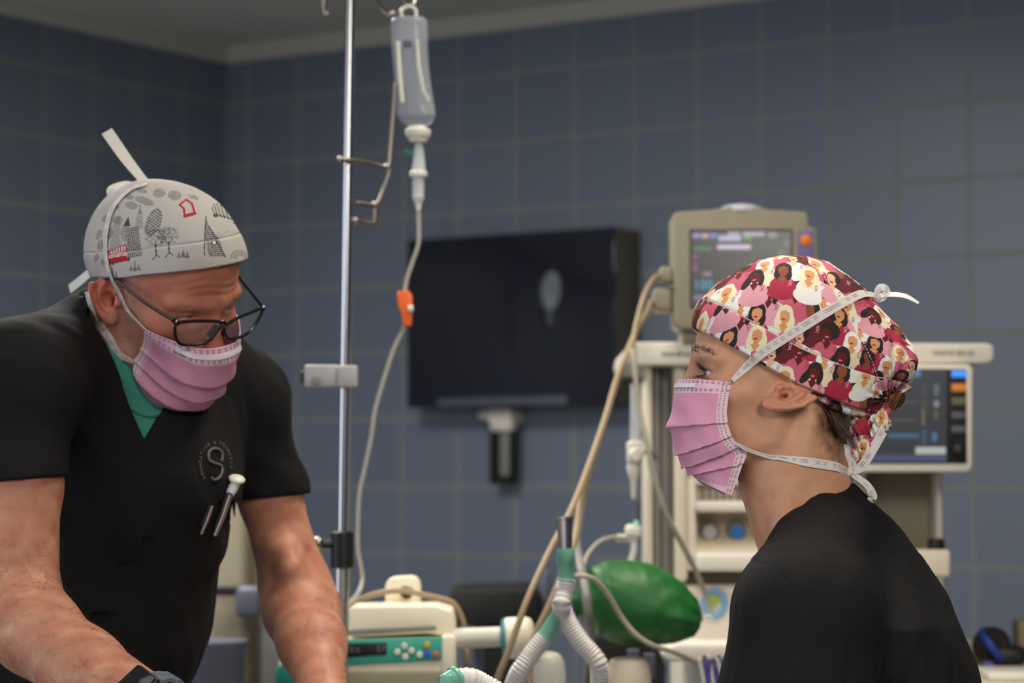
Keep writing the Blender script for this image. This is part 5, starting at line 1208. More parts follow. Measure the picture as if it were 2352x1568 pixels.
def legs(cx, cy, hipz, half, name_p, fx, fy):
    def fn(P):
        d = cone(P, (cx, cy - half * .6, hipz), (cx, cy + half * .6, hipz), .12, .12)
        for sg in (-1, 1): d = smin(d, chain(P, [(cx, cy + sg * half, hipz - .08), (cx + fx * .02, cy + sg * half, hipz * .52), (cx, cy + sg * half, .06)], [.1, .075, .07]), .04)
        return np.maximum(np.maximum(d, .04 - P[:, 2]), P[:, 2] - hipz - .06)
    v, f = surf(fn, (cx - .2, cy - .32, 0), (cx + .2, cy + .32, hipz + .15), .008); mesh_obj('scrub_trousers', v, f, 'scrub_black', name_p)
    for sg in (-1, 1):
        def sh(P):
            d = chain(P, [(cx, cy + sg * half, .045), (cx + fx * .09, cy + fy * .09 + sg * half, .038), (cx + fx * .17, cy + fy * .17 + sg * half, .032)], [.042, .042, .036], .02)
            return np.maximum(smin(d, cone(P, (cx, cy + sg * half, .05), (cx, cy + sg * half, .09), .042, .045), .02), .001 - P[:, 2])
        v, f = surf(sh, (cx - .25, cy + sg * half - .25, -.02), (cx + .25, cy + sg * half + .25, .16), .006); mesh_obj('shoe', v, f, 'shoe_rubber', name_p)
legs(px(2000, 1568, YW)[0], YW, 1.0, .1, wom, -1, 0)
# ================================================================ the older person, leaning in from the left
YN = 2.8
man = thing('person', 'person leaning forward in a white sketch print cap, glasses, pink mask and black scrubs', 'person', (px(230, 1500, 2.9)[0], 2.9, 0), 'medical staff')
R_m = Rot(-38, 30.5, 14.0); S_m = .961
T_m = np.array((-.4035, 2.8, .2125 + CAMZ))
G_m = dict(w=76, jw=52, br=9.5, nt=11, open=3.6, oz=11.5, ear_o=(-6, 69, 1), ear_tilt=12, ear_flare=28, ear_s=1.08, canal=(-3, 80, -3), cr=-1)
LM = lambda x, y, z: T_m + R_m @ (np.array((x, y, z), float) * S_m * .001)
wd = lambda v: R_m @ np.array(v, float)
mk = lambda x, y, Y: px(x, y, Y)
# cap surface in the head's own millimetres
def cap_m_out(L):
    d = ell(L, (-4, 0, 46), (110, 85, 88))
    d = smin(d, ell(L, (-46, 0, 40), (62, 76, 70)), 20)
    s = (L[:, 2] - (33 + (.5 + .13 * np.clip(L[:, 0] / 40, 0, 1)) * np.clip(L[:, 0], -130, 140) - .0008 * L[:, 0] ** 2)) * .89
    return d, s
def cap_m(P):
    L = to_local(P, R_m, T_m, S_m); d, s = cap_m_out(L)
    d = d - 1.0 * fbm(L, .012, 31, 2) - np.where(s < 30, .5, 0) + 1.3 * np.exp(-((s - 30.5) / 1.2) ** 2) - 2.2 * np.exp(-((L[:, 0] + 60) / 40) ** 2) * np.sin(np.arctan2(L[:, 1], L[:, 0] + 20) * 16) * np.exp(-np.clip(s, 0, 99) / 26)
    return smax(d, -s, 1.8) * .001 * S_m
SR, SL = mk(36, 890, 2.70), mk(536, 915, 3.0)
ER, EL = mk(46, 1385, 2.62), mk(680, 1352, 3.03)
WR, WL = mk(362, 1632, 2.44), mk(748, 1610, 2.86)
tA, tB = mk(196, 676, 2.85), mk(10, 738, 2.74); tN = np.cross(tB - tA, np.array((.15, 1, .0))); tN = tN / np.linalg.norm(tN) * np.sign(tN[2])
def trap(P, o): return np.where(P[:, 0] < tA[0] + .02, plane(P, tA, tN) - o, -1).astype(np.float32)
def torso_m(P, k=0.0):
    d = chain(P, [mk(268, 930, 2.90), mk(278, 1100, 2.90), mk(204, 1400, 2.92), mk(122, 1700, 2.95), mk(115, 2000, 2.95)], [.105, .124, .124, .115, .1], .04)
    sh = chain(P, [SR, mk(185, 846, 2.86), mk(380, 850, 2.93), SL], [.062, .068, .07, .056], .04)
    return smin(d, sh, .06) - k
def arm_m(P, a, k):
    if a == 'R': return chain(P, [SR, mk(38, 1110, 2.66), ER, mk(82, 1448, 2.585), mk(190, 1538, 2.53), WR], [.055 + k, .047 + k, .0415, .0445, .041, .0295], .02)
    return chain(P, [SL, mk(620, 1140, 3.02), EL, mk(694, 1405, 3.0), mk(716, 1475, 2.94), WL], [.05 + k, .0385 + k, .042, .0445, .039, .0265], .02)
def man_fn(P):
    L = to_local(P, R_m, T_m, S_m); d = ell(L, (0, 0, 20), (120, 90, 140)) * .001 * S_m
    m = (np.abs(L[:, 0]) < 190) & (np.abs(L[:, 1]) < 150) & (L[:, 2] < 200) & (L[:, 2] > -190)
    if m.any(): d[m] = head(L[m], G_m) * .001 * S_m
    co, s = cap_m_out(L); d = np.where(s > -3, np.maximum(d, (co + 4) * .001 * S_m), d)
    lines = np.sin((L[:, 2] - 52 + .0022 * L[:, 1] ** 2 * 1.5 + 2.5 * np.sin(L[:, 1] * .09)) * 2 * math.pi / 9.5)
    d = d + .00075 * lines * np.exp(-((L[:, 2] - 55) / 13) ** 2) * (L[:, 0] > 50) * np.exp(-(L[:, 1] / 42) ** 4)
    n = chain(P, [LM(-30, 0, -10), LM(-38, 0, -70), mk(250, 850, 2.885), mk(245, 940, 2.92)], [.056, .057, .062, .075], .03)
    n = smin(n, cone(P, LM(-18, -54, -28), mk(262, 880, 2.84), .012, .012), .016)
    n = smax(n, trap(P, -.008), .012); d = smin(d, n, .014)
    t = smax(torso_m(P, -.012), trap(P, -.012), .012)
    t = smin(t, smin(arm_m(P, 'R', 0), arm_m(P, 'L', -.002), .01), .02)
    for W_, E_, dd, nn, ss in ((WR, ER, (.55, -.35, -.75), (.1, -.85, .5), (.8, .3, .5)), (WL, EL, (.1, -.6, -.78), (.2, -.8, .55), (-.95, -.1, -.2))):
        dd, nn = np.array(dd) / np.linalg.norm(dd), np.array(nn); nn = nn - dd * (nn @ dd); nn /= np.linalg.norm(nn); ss = np.cross(dd, nn) * np.sign(np.cross(dd, nn) @ np.array(ss))
        t = smin(t, hand(P, W_ + dd * .01, dd, nn, ss, .3), .015)
    t = smin(t, cone(P, mk(656, 1270, 2.985), mk(668, 1300, 2.975), .012, .012), .03)
    return smin(d, t, .03)
v, f = surf(man_fn, (-.78, 2.2, .78), (-.12, 3.22, 1.86), .0024)
Lm = to_local(v, R_m, T_m, S_m); al = np.abs(Lm[:, 1]); c = np.zeros((len(v), 3)) + lin(188, 130, 104)
nz = fbm(v, 26, 9); c = blend(c, lin(170, 102, 80), (nz + .1) * .6); c = blend(c, lin(206, 156, 124), (-nz - .2) * .7)
hd = (Lm[:, 0] > -60) & (np.abs(Lm[:, 2]) < 130)
c = blend(c, lin(186, 108, 88), hd * .55)
c = blend(c, lin(190, 92, 78), ((al > 66) & (np.abs(Lm[:, 2]) < 48) & (np.abs(Lm[:, 0] + 8) < 44)) * .6)
c = blend(c, lin(190, 96, 82), np.exp(-((Lm[:, 0] - 104) / 18) ** 2 - (Lm[:, 1] / 15) ** 2 - ((Lm[:, 2] + 22) / 20) ** 2) * .6)
stub = np.exp(-((Lm[:, 0] - 18) / 20) ** 2) * (al > 45) * np.clip((62 - Lm[:, 2]) / 20, 0, 1) * (Lm[:, 2] > -110) + np.clip((-20 - Lm[:, 0]) / 25, 0, 1) * (Lm[:, 2] > -60) * hd
c = blend(c, lin(176, 150, 136), np.clip(stub, 0, 1) * (.45 + .35 * fbm(v, 160, 6)))
c = blend(c, lin(120, 84, 66), np.exp(-((al - 31) / 18) ** 2 - ((Lm[:, 2] - 14) / 5) ** 2) * (Lm[:, 0] > 60) * .4)
c = blend(c, lin(168, 76, 74), np.exp(-((al) / 20) ** 2 - ((Lm[:, 2] + 60) / 8) ** 2) * (Lm[:, 0] > 80))
body_m = mesh_obj('body', v, f, 'skin', man, cols=c); MV = v
for sg in (1, -1): make_eye(LM(68, 31 * sg, 13), (.78, -.42, -.02), wd((0, 0, 1)), .0128 * S_m, tuple(lin(70, 88, 84)), man)
# printed cap
def seg(u, v, a, b, w):
    a, b = np.array(a, float), np.array(b, float); ab = b - a; q = np.stack([u, v], 1) - a; t = np.clip((q @ ab) / (ab @ ab), 0, 1); r = q - t[:, None] * ab
    return (r * r).sum(1) < w * w
def inpoly(u, v, pl):
    r = np.zeros(len(u), bool); n = len(pl)
    for i in range(n):
        (x0, y0), (x1, y1) = pl[i], pl[(i + 1) % n]
        r ^= ((y0 > v) != (y1 > v)) & (u < x0 + (v - y0) / ((y1 - y0) or 1e-9) * (x1 - x0))
    return r
def skyline(u, v):
    """pen sketches of a city, in print units"""
    c = np.zeros((len(u), 3)) + lin(180, 175, 169); ink = lin(70, 70, 72); mid = lin(128, 126, 126); red = lin(168, 34, 50)
    def hatch(m, ang, sp, w=.34, col=ink):
        q = u * math.cos(ang) + v * math.sin(ang); c[m & (np.abs((q / sp) % 1 - .5) < w / 2 + .02)] = col
    tw = inpoly(u, v, [(292, 528), (322, 520), (334, 592), (296, 598)]); hatch(tw, 1.5, 5, .3); hatch(tw, .1, 5, .3)
    sp = inpoly(u, v, [(322, 475), (330, 492), (334, 528), (314, 528), (316, 492)]); hatch(sp, 1.5, 3.2, .5, mid); c[seg(u, v, (322, 470), (323, 492), 1.2)] = ink
    wg = inpoly(u, v, [(276, 535), (288, 508), (296, 498), (300, 522), (292, 560), (284, 556)]); hatch(wg, .7, 2.6, .6, mid); c[inpoly(u, v, [(285, 520), (296, 497), (302, 522)])] = ink
    gk = ellm(u, v, 358, 514, 17, 34, .2) ; hatch(gk, .9, 6, .25); hatch(gk, 2.2, 6, .25); c[ellm(u, v, 358, 514, 17, 34, .2) & ~ellm(u, v, 358, 514, 15.6, 32.6, .2)] = ink; c[ellm(u, v, 341, 528, 4, 12)] = mid
    lt = inpoly(u, v, [(262, 500), (276, 490), (276, 545), (284, 570), (250, 575)]); hatch(lt, .4, 2.8, .5, mid)
    for (tu, tv) in ((364, 550), (394, 545)):
        r = np.sqrt((u - tu) ** 2 + ((v - tv) * 1.1) ** 2); a = np.arctan2(v - tv, u - tu)
        c[(r < 24 + 3 * np.sin(a * 9)) & (np.sin(u * .9 + 3 * np.sin(v * .5 + tu)) * np.sin(v * .95 + 2.5 * np.sin(u * .43)) > .12)] = ink
        c[seg(u, v, (tu + 1, tv + 16), (tu + 4, tv + 42), 1.8) | seg(u, v, (tu + 4, tv + 42), (tu - 5, tv + 52), 1.1) | seg(u, v, (tu + 4, tv + 40), (tu + 13, tv + 48), 1.1)] = ink
    bus = inpoly(u, v, [(246, 576), (292, 563), (298, 580), (296, 602), (250, 608)]); c[bus] = red
    for k in (-.5, .5): c[bus & (np.abs(v - 588 + (u - 270) * .08 - 4 * k) < 1.1)] = lin(226, 214, 208)
    hatch(inpoly(u, v, [(250, 577), (290, 566), (294, 578), (250, 584)]), 0, 7, .5, lin(220, 208, 206)); c[ellm(u, v, 259, 605, 4, 4) | ellm(u, v, 300, 599, 4, 4)] = ink
    po = [(413, 470), (426, 456), (440, 467), (449, 491), (428, 499), (424, 480)]
    for i in range(6): c[seg(u, v, po[i], po[(i + 1) % 6], 2.4 if i != 3 else 4)] = red
    ct = inpoly(u, v, [(474, 497), (482, 520), (494, 535), (506, 550), (520, 592), (486, 592), (476, 548), (475, 525)]); hatch(ct, 1.45, 4.6, .38); hatch(ct, .15, 4.6, .2)
    c[ellm(u, v, 496, 560, 6, 6)] = ink; c[ellm(u, v, 496, 560, 3.4, 3.4)] = lin(226, 222, 212); c[seg(u, v, (474, 497), (477, 590), 1.3) | seg(u, v, (482, 520), (520, 590), 1.2)] = ink
    cr = ellm(u, v, 508, 474, 28, 22, .5); c[cr & (np.sin(u * .8 + v * .3) * np.sin(v * .75 - u * .2) > .15)] = ink; c[ellm(u, v, 493, 492, 5, 5) | ellm(u, v, 534, 495, 6, 12, .5) | seg(u, v, (495, 491), (530, 494), 1.6)] = ink
    for r0 in (9, 14, 19): c[(np.abs(np.sqrt((u - 551) ** 2 + (v - 592) ** 2) - r0) < 1.2) & (v < 594)] = mid
    for (tu, tv) in ((316, 622), (430, 594), (258, 634)):
        for k in (-10, 0, 9): c[inpoly(u, v, [(tu + k, tv - 22 + abs(k)), (tu + k + 5, tv + 4), (tu + k - 5, tv + 4)]) & (np.sin(v * 2.1 + u) > -.4)] = lin(52, 58, 62)
    for (tu, tv, ru, rv) in ((362, 440, 16, 12), (398, 446, 16, 13), (330, 460, 26, 9), (300, 470, 18, 9), (246, 535, 12, 14), (226, 560, 9, 12), (268, 505, 14, 10), (440, 448, 12, 6), (214, 588, 6, 10), (220, 535, 8, 12), (236, 498, 10, 9), (258, 470, 12, 8), (288, 446, 14, 7), (318, 432, 16, 6), (232, 600, 8, 8)):
        m = ellm(u, v, tu, tv, ru, rv, .4); hatch(m, .5 + tu, 3.6, .4, mid); hatch(m, 2 + tv, 5.2, .22, ink)
    cl = np.abs(v - 535 - 6 * np.sin(u * .25)); c[(cl < .9) & (u > 500) & (u < 526)] = mid
    return c
v, f = surf(cap_m, LM(0, 0, 60) - .17, LM(0, 0, 60) + .17, .0014, proj=3)
v, f = subdiv(v, f)
L_ = to_local(v, R_m, T_m, S_m); _, s_ = cap_m_out(L_)
ref = px(385, 520, 2.72); uu = (v[:, 0] - ref[0]) / (2.72 / F) + 385; vv = 520 - (v[:, 2] - ref[2]) / (2.72 / F) * 1.0
far = v[:, 1] > T_m[1] + .03
c = skyline(np.where(far, 780 - uu, uu), vv); c = blend(c, lin(196, 190, 180), (np.abs(s_ - 30.2) < .7) * .5)
capm = mesh_obj('surgical_cap', v, f, 'printed_cotton', man, cols=c, label='white cap printed with grey and red city sketches')
tcol = lambda L, a: lin(224, 220, 212)
Yk = 2.86
ribbon(pxs([(348, 432, Yk), (322, 405, Yk), (290, 365, Yk), (262, 325, Yk), (245, 301, Yk)]), [(.2, -.9, .3)] * 5, [.008, .011, .0135, .0145, .0145], 'cap_tie', 'tape_fleece', capm, colf=tcol)
ribbon(pxs([(345, 434, Yk), (325, 432, Yk), (292, 425, Yk - .005), (262, 432, Yk - .008), (258, 444, Yk - .006), (300, 440, Yk), (340, 436, Yk)]), [(.1, -.8, .6)] * 4 + [(.0, -.9, -.4)] * 3, [.007, .010, .013, .012, .011, .009, .006], 'cap_tie', 'tape_fleece', capm, colf=tcol)
ribbon(pxs([(214, 618, 2.9), (190, 640, 2.91), (160, 664, 2.92)]), [(-.2, -.9, .4)] * 3, [.011, .0125, .0125], 'cap_tie', 'tape_fleece', capm, colf=tcol)
# mask
Cm = [(0, (118, 0, -12)), (.15, (127, 0, -30)), (.4, (123, 0, -60)), (.7, (110, 0, -98)), (.88, (94, 0, -114)), (1, (78, 0, -122))]
Em = [(0, (54, 70, -10)), (.2, (51, 70, -26)), (.45, (46, 68, -46)), (.65, (40, 66, -62)), (.8, (40, 62, -76)), (1, (50, 46, -110))]
lat = wd((0, -1, 0))
mm_, MPm, MNm = pleated_mask('face_mask', [(t, LM(*p)) for t, p in Cm], [(t, LM(p[0], -p[1], p[2])) for t, p in Em], lat, man, [(.42, .16, .03), (.62, .14, .05), (.8, .12, .04)], .0035, fit=man_fn)
ribbon([MPm[i, 13] + MNm[i, 13] * .0012 for i in range(40, 93, 4)], [MNm[i, 13] for i in range(40, 93, 4)], .0046, 'nose_wire', 'wire_white', mm_, thick=.0016)
bm_ = lambda P: np.minimum(man_fn(P), cap_m(P))
ma = MPm[120 if (MPm[120, 0] - MPm[0, 0]) @ lat > 0 else 0]
p_up, p_lo = ma[2], ma[104]
loc = lambda x, y, z: to_local(np.array([[0, 0, 0]]), R_m, T_m, S_m)
def strap(path, Y0_, Y1_, widths, name, start):
    """taut tape: straight between its ends where it spans free air, else lying on the surface"""
    P, N_ = [start], [grad(bm_, np.array(start, np.float32), .006)[0]]
    for i, p in enumerate(path):
        q = cast(bm_, p[0], p[1], 2.45, 3.1, 600)
        if len(p) > 2: q = px(p[0], p[1], min(p[2], q[1]))
        g = grad(bm_, q.astype(np.float32), .006)[0]; P.append(q + g * .0026); N_.append(g)
    return ribbon(P, N_, widths, name, 'tape_fleece', mm_, colf=tape_col, nw=10)
strap([(297, 710), (276, 668), (256, 628), (247, 580), (248, 530), (262, 480), (300, 440), (340, 426)], 2.6, 2.9, [.0035, .0045, .005, .0055, .006, .0065, .007, .007, .007], 'upper_tie', p_up)
strap([(276, 812), (254, 776), (232, 742), (212, 700), (203, 668)], 2.6, 2.9, [.004, .0085, .0095, .009, .008, .007], 'lower_tie', p_lo)
# glasses
hR, hL = LM(113, -67, -14), LM(116, 64, -12)
ex = (hL - hR) / np.linalg.norm(hL - hR); ez = wd((-.2, 0, 1)); ez = ez - ex * (ez @ ex); ez /= np.linalg.norm(ez); ey = np.cross(ez, ex)
fw = np.cross(ex, ez); fw = fw * np.sign(fw @ wd((1, 0, 0)))
def on_glass(x, y):
    o = np.array((0, 0, CAMZ)); d = px(x, y, 2.7) - o; k = ((hR - o) @ fw) / (d @ fw); return o + d * k
LR = [(404, 745), (420, 739), (470, 737), (504, 739), (508, 745), (496, 764), (483, 780), (458, 790), (436, 792), (415, 790), (405, 778), (402, 760)]
LL = [(518, 748), (540, 733), (575, 718), (602, 708), (601, 718), (588, 742), (574, 760), (556, 772), (530, 778), (520, 772), (516, 760)]
cR = [on_glass(*p) for p in LR]; cL = [on_glass(*p) for p in LL]
rim = MB(); rim.tube(spline(cR, 6, True), .0019, 8, closed=True); rim.tube(spline(cL, 6, True), .0019, 8, closed=True)
rim.tube(spline([on_glass(504, 741), on_glass(512, 738), on_glass(520, 746)], 5), .0022, 8)
rim.tube([on_glass(398, 735), on_glass(408, 744)], .003, 8); rim.tube([on_glass(606, 706), on_glass(600, 711)], .003, 8)
gl = rim.build('eyeglasses', 'frame_acetate', man, label='black rectangular glasses low on the nose')
for nm, c_ in (('lens', cR), ('lens', cL)):
    b = MB(); q = spline(c_, 4, True); n_ = len(q); b.add([p + fw * .0006 for p in q] + [p - fw * .0006 for p in q], [tuple(range(n_)), tuple(range(2 * n_ - 1, n_ - 1, -1))] + [(i, i + n_, (i + 1) % n_ + n_, (i + 1) % n_) for i in range(n_)])
    b.build(nm, 'lens_glass', gl)
for a, e, mid_ in ((on_glass(399, 735), LM(6, -83, 33), LM(54, -82, 11)), (on_glass(605, 706), LM(6, 83, 33), LM(54, 80, 13))):
    mid_ = a * .5 + e * .5 + (mid_ - a * .5 - e * .5) * .12
    b = MB(); b.tube(spline([a, mid_, e, LM(-14, -82 if np.allclose(e, LM(6, -83, 33)) else 82, 24)], 6), .0019, 8); b.build('temple', 'frame_acetate', gl)
for a in ((402, 737), (603, 704)):
    b = MB(); b.ball(on_glass(*a) + fw * .002, .0018, 8); b.build('hinge', 'chrome', gl)
for a0, a1 in (((502, 748), (486, 776)), ((521, 752), (524, 772))):
    b = MB(); b.tube([on_glass(*a0) - fw * .004, on_glass(*a1) - fw * .007], [.0026, .0034], 8); b.build('nose_pad', 'frame_acetate', gl)
# hair on brow and arms
rng = random.Random(8); roots, dirs = [], []
for sg in (-1, 1):
    for i in range(26):
        a = rng.random(); p = LM(112, sg * (10 + 40 * a), 27 + 7 * math.sin(a * 2.6) + rng.gauss(0, 2)); g0 = None
        Q = p - wd((1, 0, 0)) * np.linspace(0, .06, 120)[:, None]; d0 = man_fn(Q.astype(np.float32)); k = int(np.argmax(d0 < 0)); q = Q[k]
        roots.append(q); dirs.append(wd((.25, sg * (.9 - .2 * a), .25 - .4 * a)))
hg = strands('eyebrow_hair', roots, dirs, (.006, .010), .00022, 'hair_grey', man, jit=.2)
am = (arm_m(MV, 'R', .006) < .0) & (MV[:, 2] < mk(100, 1240, 2.6)[2]) & (MV[:, 2] > mk(100, 1590, 2.6)[2]); al_ = (arm_m(MV, 'L', .006) < .0) & (MV[:, 2] < mk(700, 1330, 3)[2]) & (MV[:, 2] > mk(700, 1590, 3)[2]) & (MV[:, 0] > mk(690, 1400, 2.95)[0])
roots, dirs = [], []
for msk, cnt_, ax in ((am, 1000, WR - ER), (al_, 350, WL - EL)):
    ids_ = np.nonzero(msk)[0]
    if len(ids_) == 0: continue
    pick = ids_[np.random.RandomState(4).randint(0, len(ids_), cnt_)]; G_ = grad(man_fn, MV[pick])
    for p, g in zip(MV[pick], G_): roots.append(p); dirs.append(g * .5 + ax / np.linalg.norm(ax))
strands('arm_hair', roots, dirs, (.008, .016), .00014, 'arm_hair', man, jit=.3, seg=3)
# green undershirt and scrubs
chn = np.array((.62, -.72, .3)); chn /= np.linalg.norm(chn)
cA, cB, cC = mk(197, 676, 2.84), mk(302, 936, 2.705), mk(388, 922, 2.80)
cN = np.cross(cB - cA, cC - cA); cN /= np.linalg.norm(cN); cN = cN * np.sign(cN @ (LM(0, 0, 0) - mk(240, 900, 2.9)))
def neck_m(P): return chain(P, [LM(-30, 0, -10), LM(-38, 0, -70), mk(250, 850, 2.885), mk(245, 940, 2.92)], [.056, .057, .062, .075], .03)
def tee_fn(P):
    h = plane(P, cB, cN)
    d = smin(torso_m(P, .003), neck_m(P) - .007, .03) - .0035 * np.clip(1 - np.abs(h + .009) / .011, 0, 1) ** .5
    d = smax(d, np.minimum(h, .04 - neck_m(P)), .003)
    return np.maximum(smax(d, trap(P, -.004), .008), mk(300, 1120, 2.9)[2] - P[:, 2])
v, f = surf(tee_fn, (-.78, 2.55, mk(300, 1130, 2.9)[2]), (-.2, 3.15, 1.75), .003)
tee = mesh_obj('undershirt', v, f, 'green_tee', man)
q_ = []
for p in ((214, 770), (236, 830), (262, 882), (296, 930), (330, 950), (360, 950), (388, 930)): w_ = cast(tee_fn, *p, 2.4, 3.1); q_.append(w_ + grad(tee_fn, w_)[0] * .0005)
b = MB(); b.tube(spline(q_, 6), .0038, 10); b.build('collar_rib', 'green_tee', tee)
def scrub_m0(P): return smin(torso_m(P, .013), neck_m(P) - .010, .03)
VP, V1, V2 = [cast(scrub_m0, *q, 2.4, 3.1) for q in ((337, 1010), (196, 720), (398, 900))]; print('VP', VP, V1, V2)
def scrub_m(P):
    d = smax(scrub_m0(P), trap(P, .003), .012)
    d = smin(d, chain(P, [SR, mk(38, 1110, 2.66), mk(38, 1180, 2.65)], [.066, .0555, .056], .02), .02)
    d = smin(d, chain(P, [SL, mk(620, 1130, 3.02), mk(628, 1200, 3.02)], [.060, .0435, .0435], .02), .02)
    d = d - .003 * fbm(P * np.array([1, 1, .55], np.float32), 7, 41) - .0018 * np.sin(P[:, 0] * 70 - P[:, 1] * 50 + 3 * np.sin(P[:, 2] * 14)) * np.clip((mk(200, 950, 2.8)[2] - P[:, 2]) / .1, 0, 1)
    inner = smin(arm_m(P, 'R', .0015), arm_m(P, 'L', .001), .01)
    low = np.minimum(mk(60, 1112, 2.62)[2] - P[:, 2] + .25 * (P[:, 0] - mk(60, 1112, 2.62)[0]), 9)
    isR = P[:, 0] < mk(118, 1100, 2.6)[0]; hemR = mk(60, 1100, 2.62)[2] - P[:, 2] - .1 * (P[:, 0] - mk(60, 1100, 2.62)[0]) * -1
    tor = torso_m(P, .012)
    cutR = np.where((P[:, 1] < 2.80) & (tor > .004), hemR, -1); hemL = mk(620, 1142, 3.0)[2] - P[:, 2] + .1 * (P[:, 0] - mk(620, 1142, 3.0)[0])
    cutL = np.where((P[:, 0] > mk(540, 1140, 3.0)[0]), hemL, -1)
    d = np.maximum(d, np.maximum(cutR, cutL))
    u1 = V1 - VP; u2 = V2 - VP
    n1 = np.cross(u1, chn); n2 = np.cross(chn, u2); mid_ = (u1 / np.linalg.norm(u1) + u2 / np.linalg.norm(u2))
    n1 = n1 * np.sign(n1 @ mid_); n2 = n2 * np.sign(n2 @ mid_)
    vcut = np.maximum(-plane(P, VP, n1), -plane(P, VP, n2)); vcut = np.maximum(vcut, -plane(P, VP - chn * .09, chn))
    vcut = smax(vcut, P[:, 2] - V1[2] - .004, .012); d = smax(d, -vcut, .004)
    d = smax(d, np.minimum(plane(P, V1 - cN * .004, cN), .013 - cone(P, LM(-30, 0, -10), mk(240, 800, 2.885), .056, .060)), .004)
    return np.maximum(d, mk(200, 1950, 2.95)[2] - P[:, 2])
v, f = surf(scrub_m, (-.80, 2.5, .92), (-.16, 3.22, 1.78), .0036)
stop = mesh_obj('scrub_top', v, f, 'scrub_black', man)
# emblem stitched on the chest: a curled line and a ring of lettering
def on_chest(x, y, off=.0008):
    q = cast(scrub_m, x, y, 2.45, 3.1, 500); g = grad(scrub_m, q, .006)[0]; return q + g * off, g
def stroke(b, pl, w):
    pts = spline([np.array(p, float) for p in pl], 7); P, N_ = [], []
    for p in pts: q, g = on_chest(p[0], p[1], .0012); P.append(q); N_.append(g)
    b.tube(P, w, 6)
b = MB(); stroke(b, [(507, 1060), (509, 1044), (503, 1033), (490, 1030), (480, 1036), (477, 1048), (481, 1058), (492, 1064), (504, 1068), (509, 1076), (507, 1088), (500, 1098), (490, 1101), (485, 1096)], .0016)
em = b.build('emblem', 'emblem_thread', stop, label='grey emblem of a curled line')
cen, gn = on_chest(494, 1064); ux = np.cross((0, 0, 1), gn); ux /= np.linalg.norm(ux); uy = np.cross(gn, ux)
LET = MB(); RX, RY = 36 * 2.75 / F, 49 * 2.75 / F; word = 'FOUNDATION & COSMETIC'
for i, chx in enumerate(word):
    if chx == ' ': continue
    an = math.radians(222 - i * 11.6); x, y = 494 + 35 * math.cos(an), 1064 - 48 * math.sin(an); q, g = on_chest(x, y, .0006)
    cu = bpy.data.curves.new('writing', 'FONT'); cu.body = chx; cu.size = .0062; cu.extrude = .0003; cu.align_x = 'CENTER'; cu.align_y = 'CENTER'; cu.resolution_u = 2
    to = bpy.data.objects.new('writing_source', cu); COL.objects.link(to); me = bpy.data.meshes.new_from_object(to.evaluated_get(bpy.context.evaluated_depsgraph_get())); bpy.data.objects.remove(to); bpy.data.curves.remove(cu)
    ra = an - math.pi / 2; X_ = ux * math.cos(ra) + uy * math.sin(ra); Y_ = -ux * math.sin(ra) + uy * math.cos(ra)
    LET.add([q + X_ * w_.co.x * .9 + Y_ * w_.co.y + gn * (w_.co.z + .0004) for w_ in me.vertices], [tuple(p.vertices) for p in me.polygons]); bpy.data.meshes.remove(me)
LET.build('emblem_lettering', 'emblem_thread', em)
legs(px(130, 1568, 2.95)[0], 2.95, 1.02, .1, man, .8, -.6)
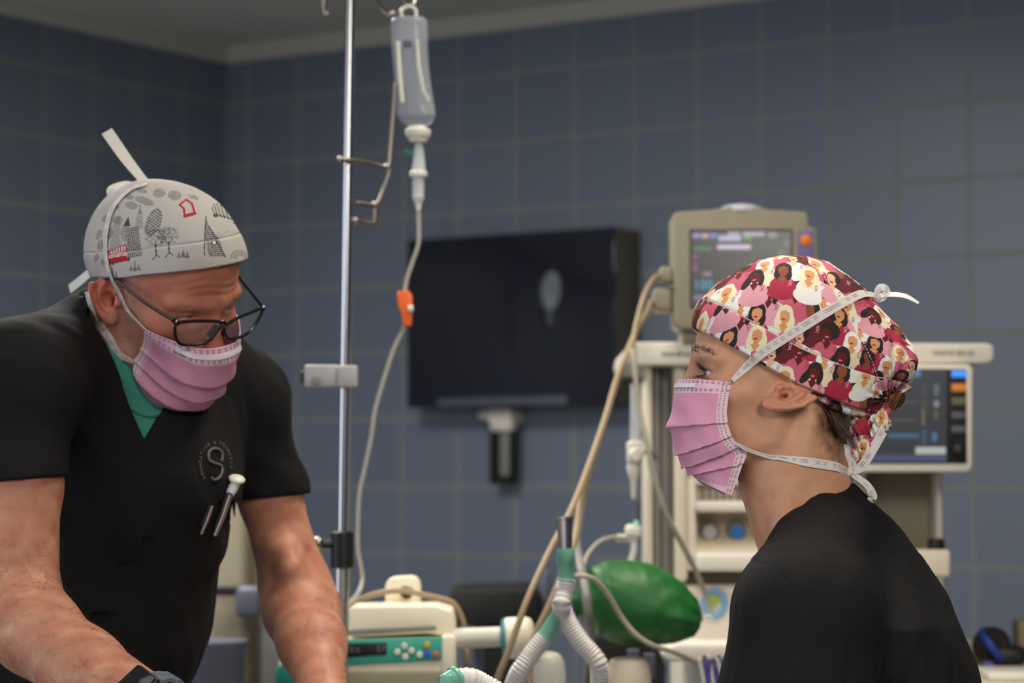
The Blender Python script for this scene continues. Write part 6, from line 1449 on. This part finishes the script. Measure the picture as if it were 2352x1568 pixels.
# wrist watch
ax = (WR - ER) / np.linalg.norm(WR - ER); wc = WR - ax * .006
nw_ = np.array((-.25, -.72, .62)); nw_ = nw_ - ax * (nw_ @ ax); nw_ /= np.linalg.norm(nw_); sw = np.cross(nw_, ax)
b = MB(); ring = [wc + (nw_ * math.cos(a) + sw * math.sin(a) * 1.06) * .0335 for a in np.linspace(0, 2 * math.pi, 41)[:-1]]
v_, f_ = [], []
for i, p in enumerate(ring):
    o_ = (p - wc) / np.linalg.norm(p - wc)
    for (da, do) in ((-.011, -.001), (-.009, .0022), (0, .003), (.009, .0022), (.011, -.001)): v_.append(p + ax * da + o_ * (do + .0006 * math.sin(i * 2.2 + da * 900)))
for i in range(40):
    for k in range(5): f_.append((i * 5 + k, i * 5 + (k + 1) % 5, ((i + 1) % 40) * 5 + (k + 1) % 5, ((i + 1) % 40) * 5 + k))
b.add(v_, f_, True); wt = b.build('watch_band', 'watch_band', man, label='braided grey and olive watch band')
Mw = Matrix(((ax[0], sw[0], nw_[0], 0), (ax[1], sw[1], nw_[1], 0), (ax[2], sw[2], nw_[2], 0), (0, 0, 0, 1)))
b = MB(); b.box((0, 0, .0385), (.038, .034, .0105), .0048, M=Matrix.Translation(Vector(wc)) @ Mw, seg=5); wcase = b.build('watch_case', 'dark_plastic', wt)
b = MB(); b.box((0, 0, .0435), (.033, .029, .002), .0009, M=Matrix.Translation(Vector(wc)) @ Mw, seg=2); b.build('watch_face', 'watch_glass', wcase)
# pens clipped in the chest pocket
def pen(label, a, c_, wdt, neck=None):
    qa, g = on_chest(*a, .0055); qc, _ = on_chest(*c_, .0055); d_ = (qc - qa) / np.linalg.norm(qc - qa)
    t = thing('pen', label, 'pen', qa, 'pens in the chest pocket')
    b = MB(); b.tube([qc - g * .003 - d_ * .012, qc - g * .003, qa - g * .003 + d_ * .01], [.003, .0042, .0038], 12); b.build('barrel', 'dark_plastic', t)
    b = MB(); b.tube([qa, qa * .5 + qc * .5 + g * .001, qc], [wdt * .8, wdt, wdt * .9], 10); b.build('clip', 'metal_clip', t, label='silver clip')
    return t, qa, qc, d_, g
pen('thin silver clipped pen, left one in the black chest pocket', (455, 1222), (479, 1160), .0022)
t, qa, qc, d_, g = pen('penlight with round white end and silver clip in the chest pocket', (485, 1226), (519, 1136), .0033)
b = MB(); e0 = on_chest(518, 1134, .006)[0]; e1 = on_chest(529, 1104, .008)[0]; b.tube([e0, e0 * .5 + e1 * .5, e1], [.0052, .0062, .0058], 16); b.build('neck', 'lamp_dome', t)
b = MB(); b.lathe([(.006, -.001), (.0095, .0008), (.0098, .003), (.0085, .0048), (.004, .006), (.0001, .0062)], e1, (e1 - e0) * .55 + g * .02 * 0 + np.array((0, -.012, .006)), 26); b.build('white_end', 'button_white', t, label='round white end')
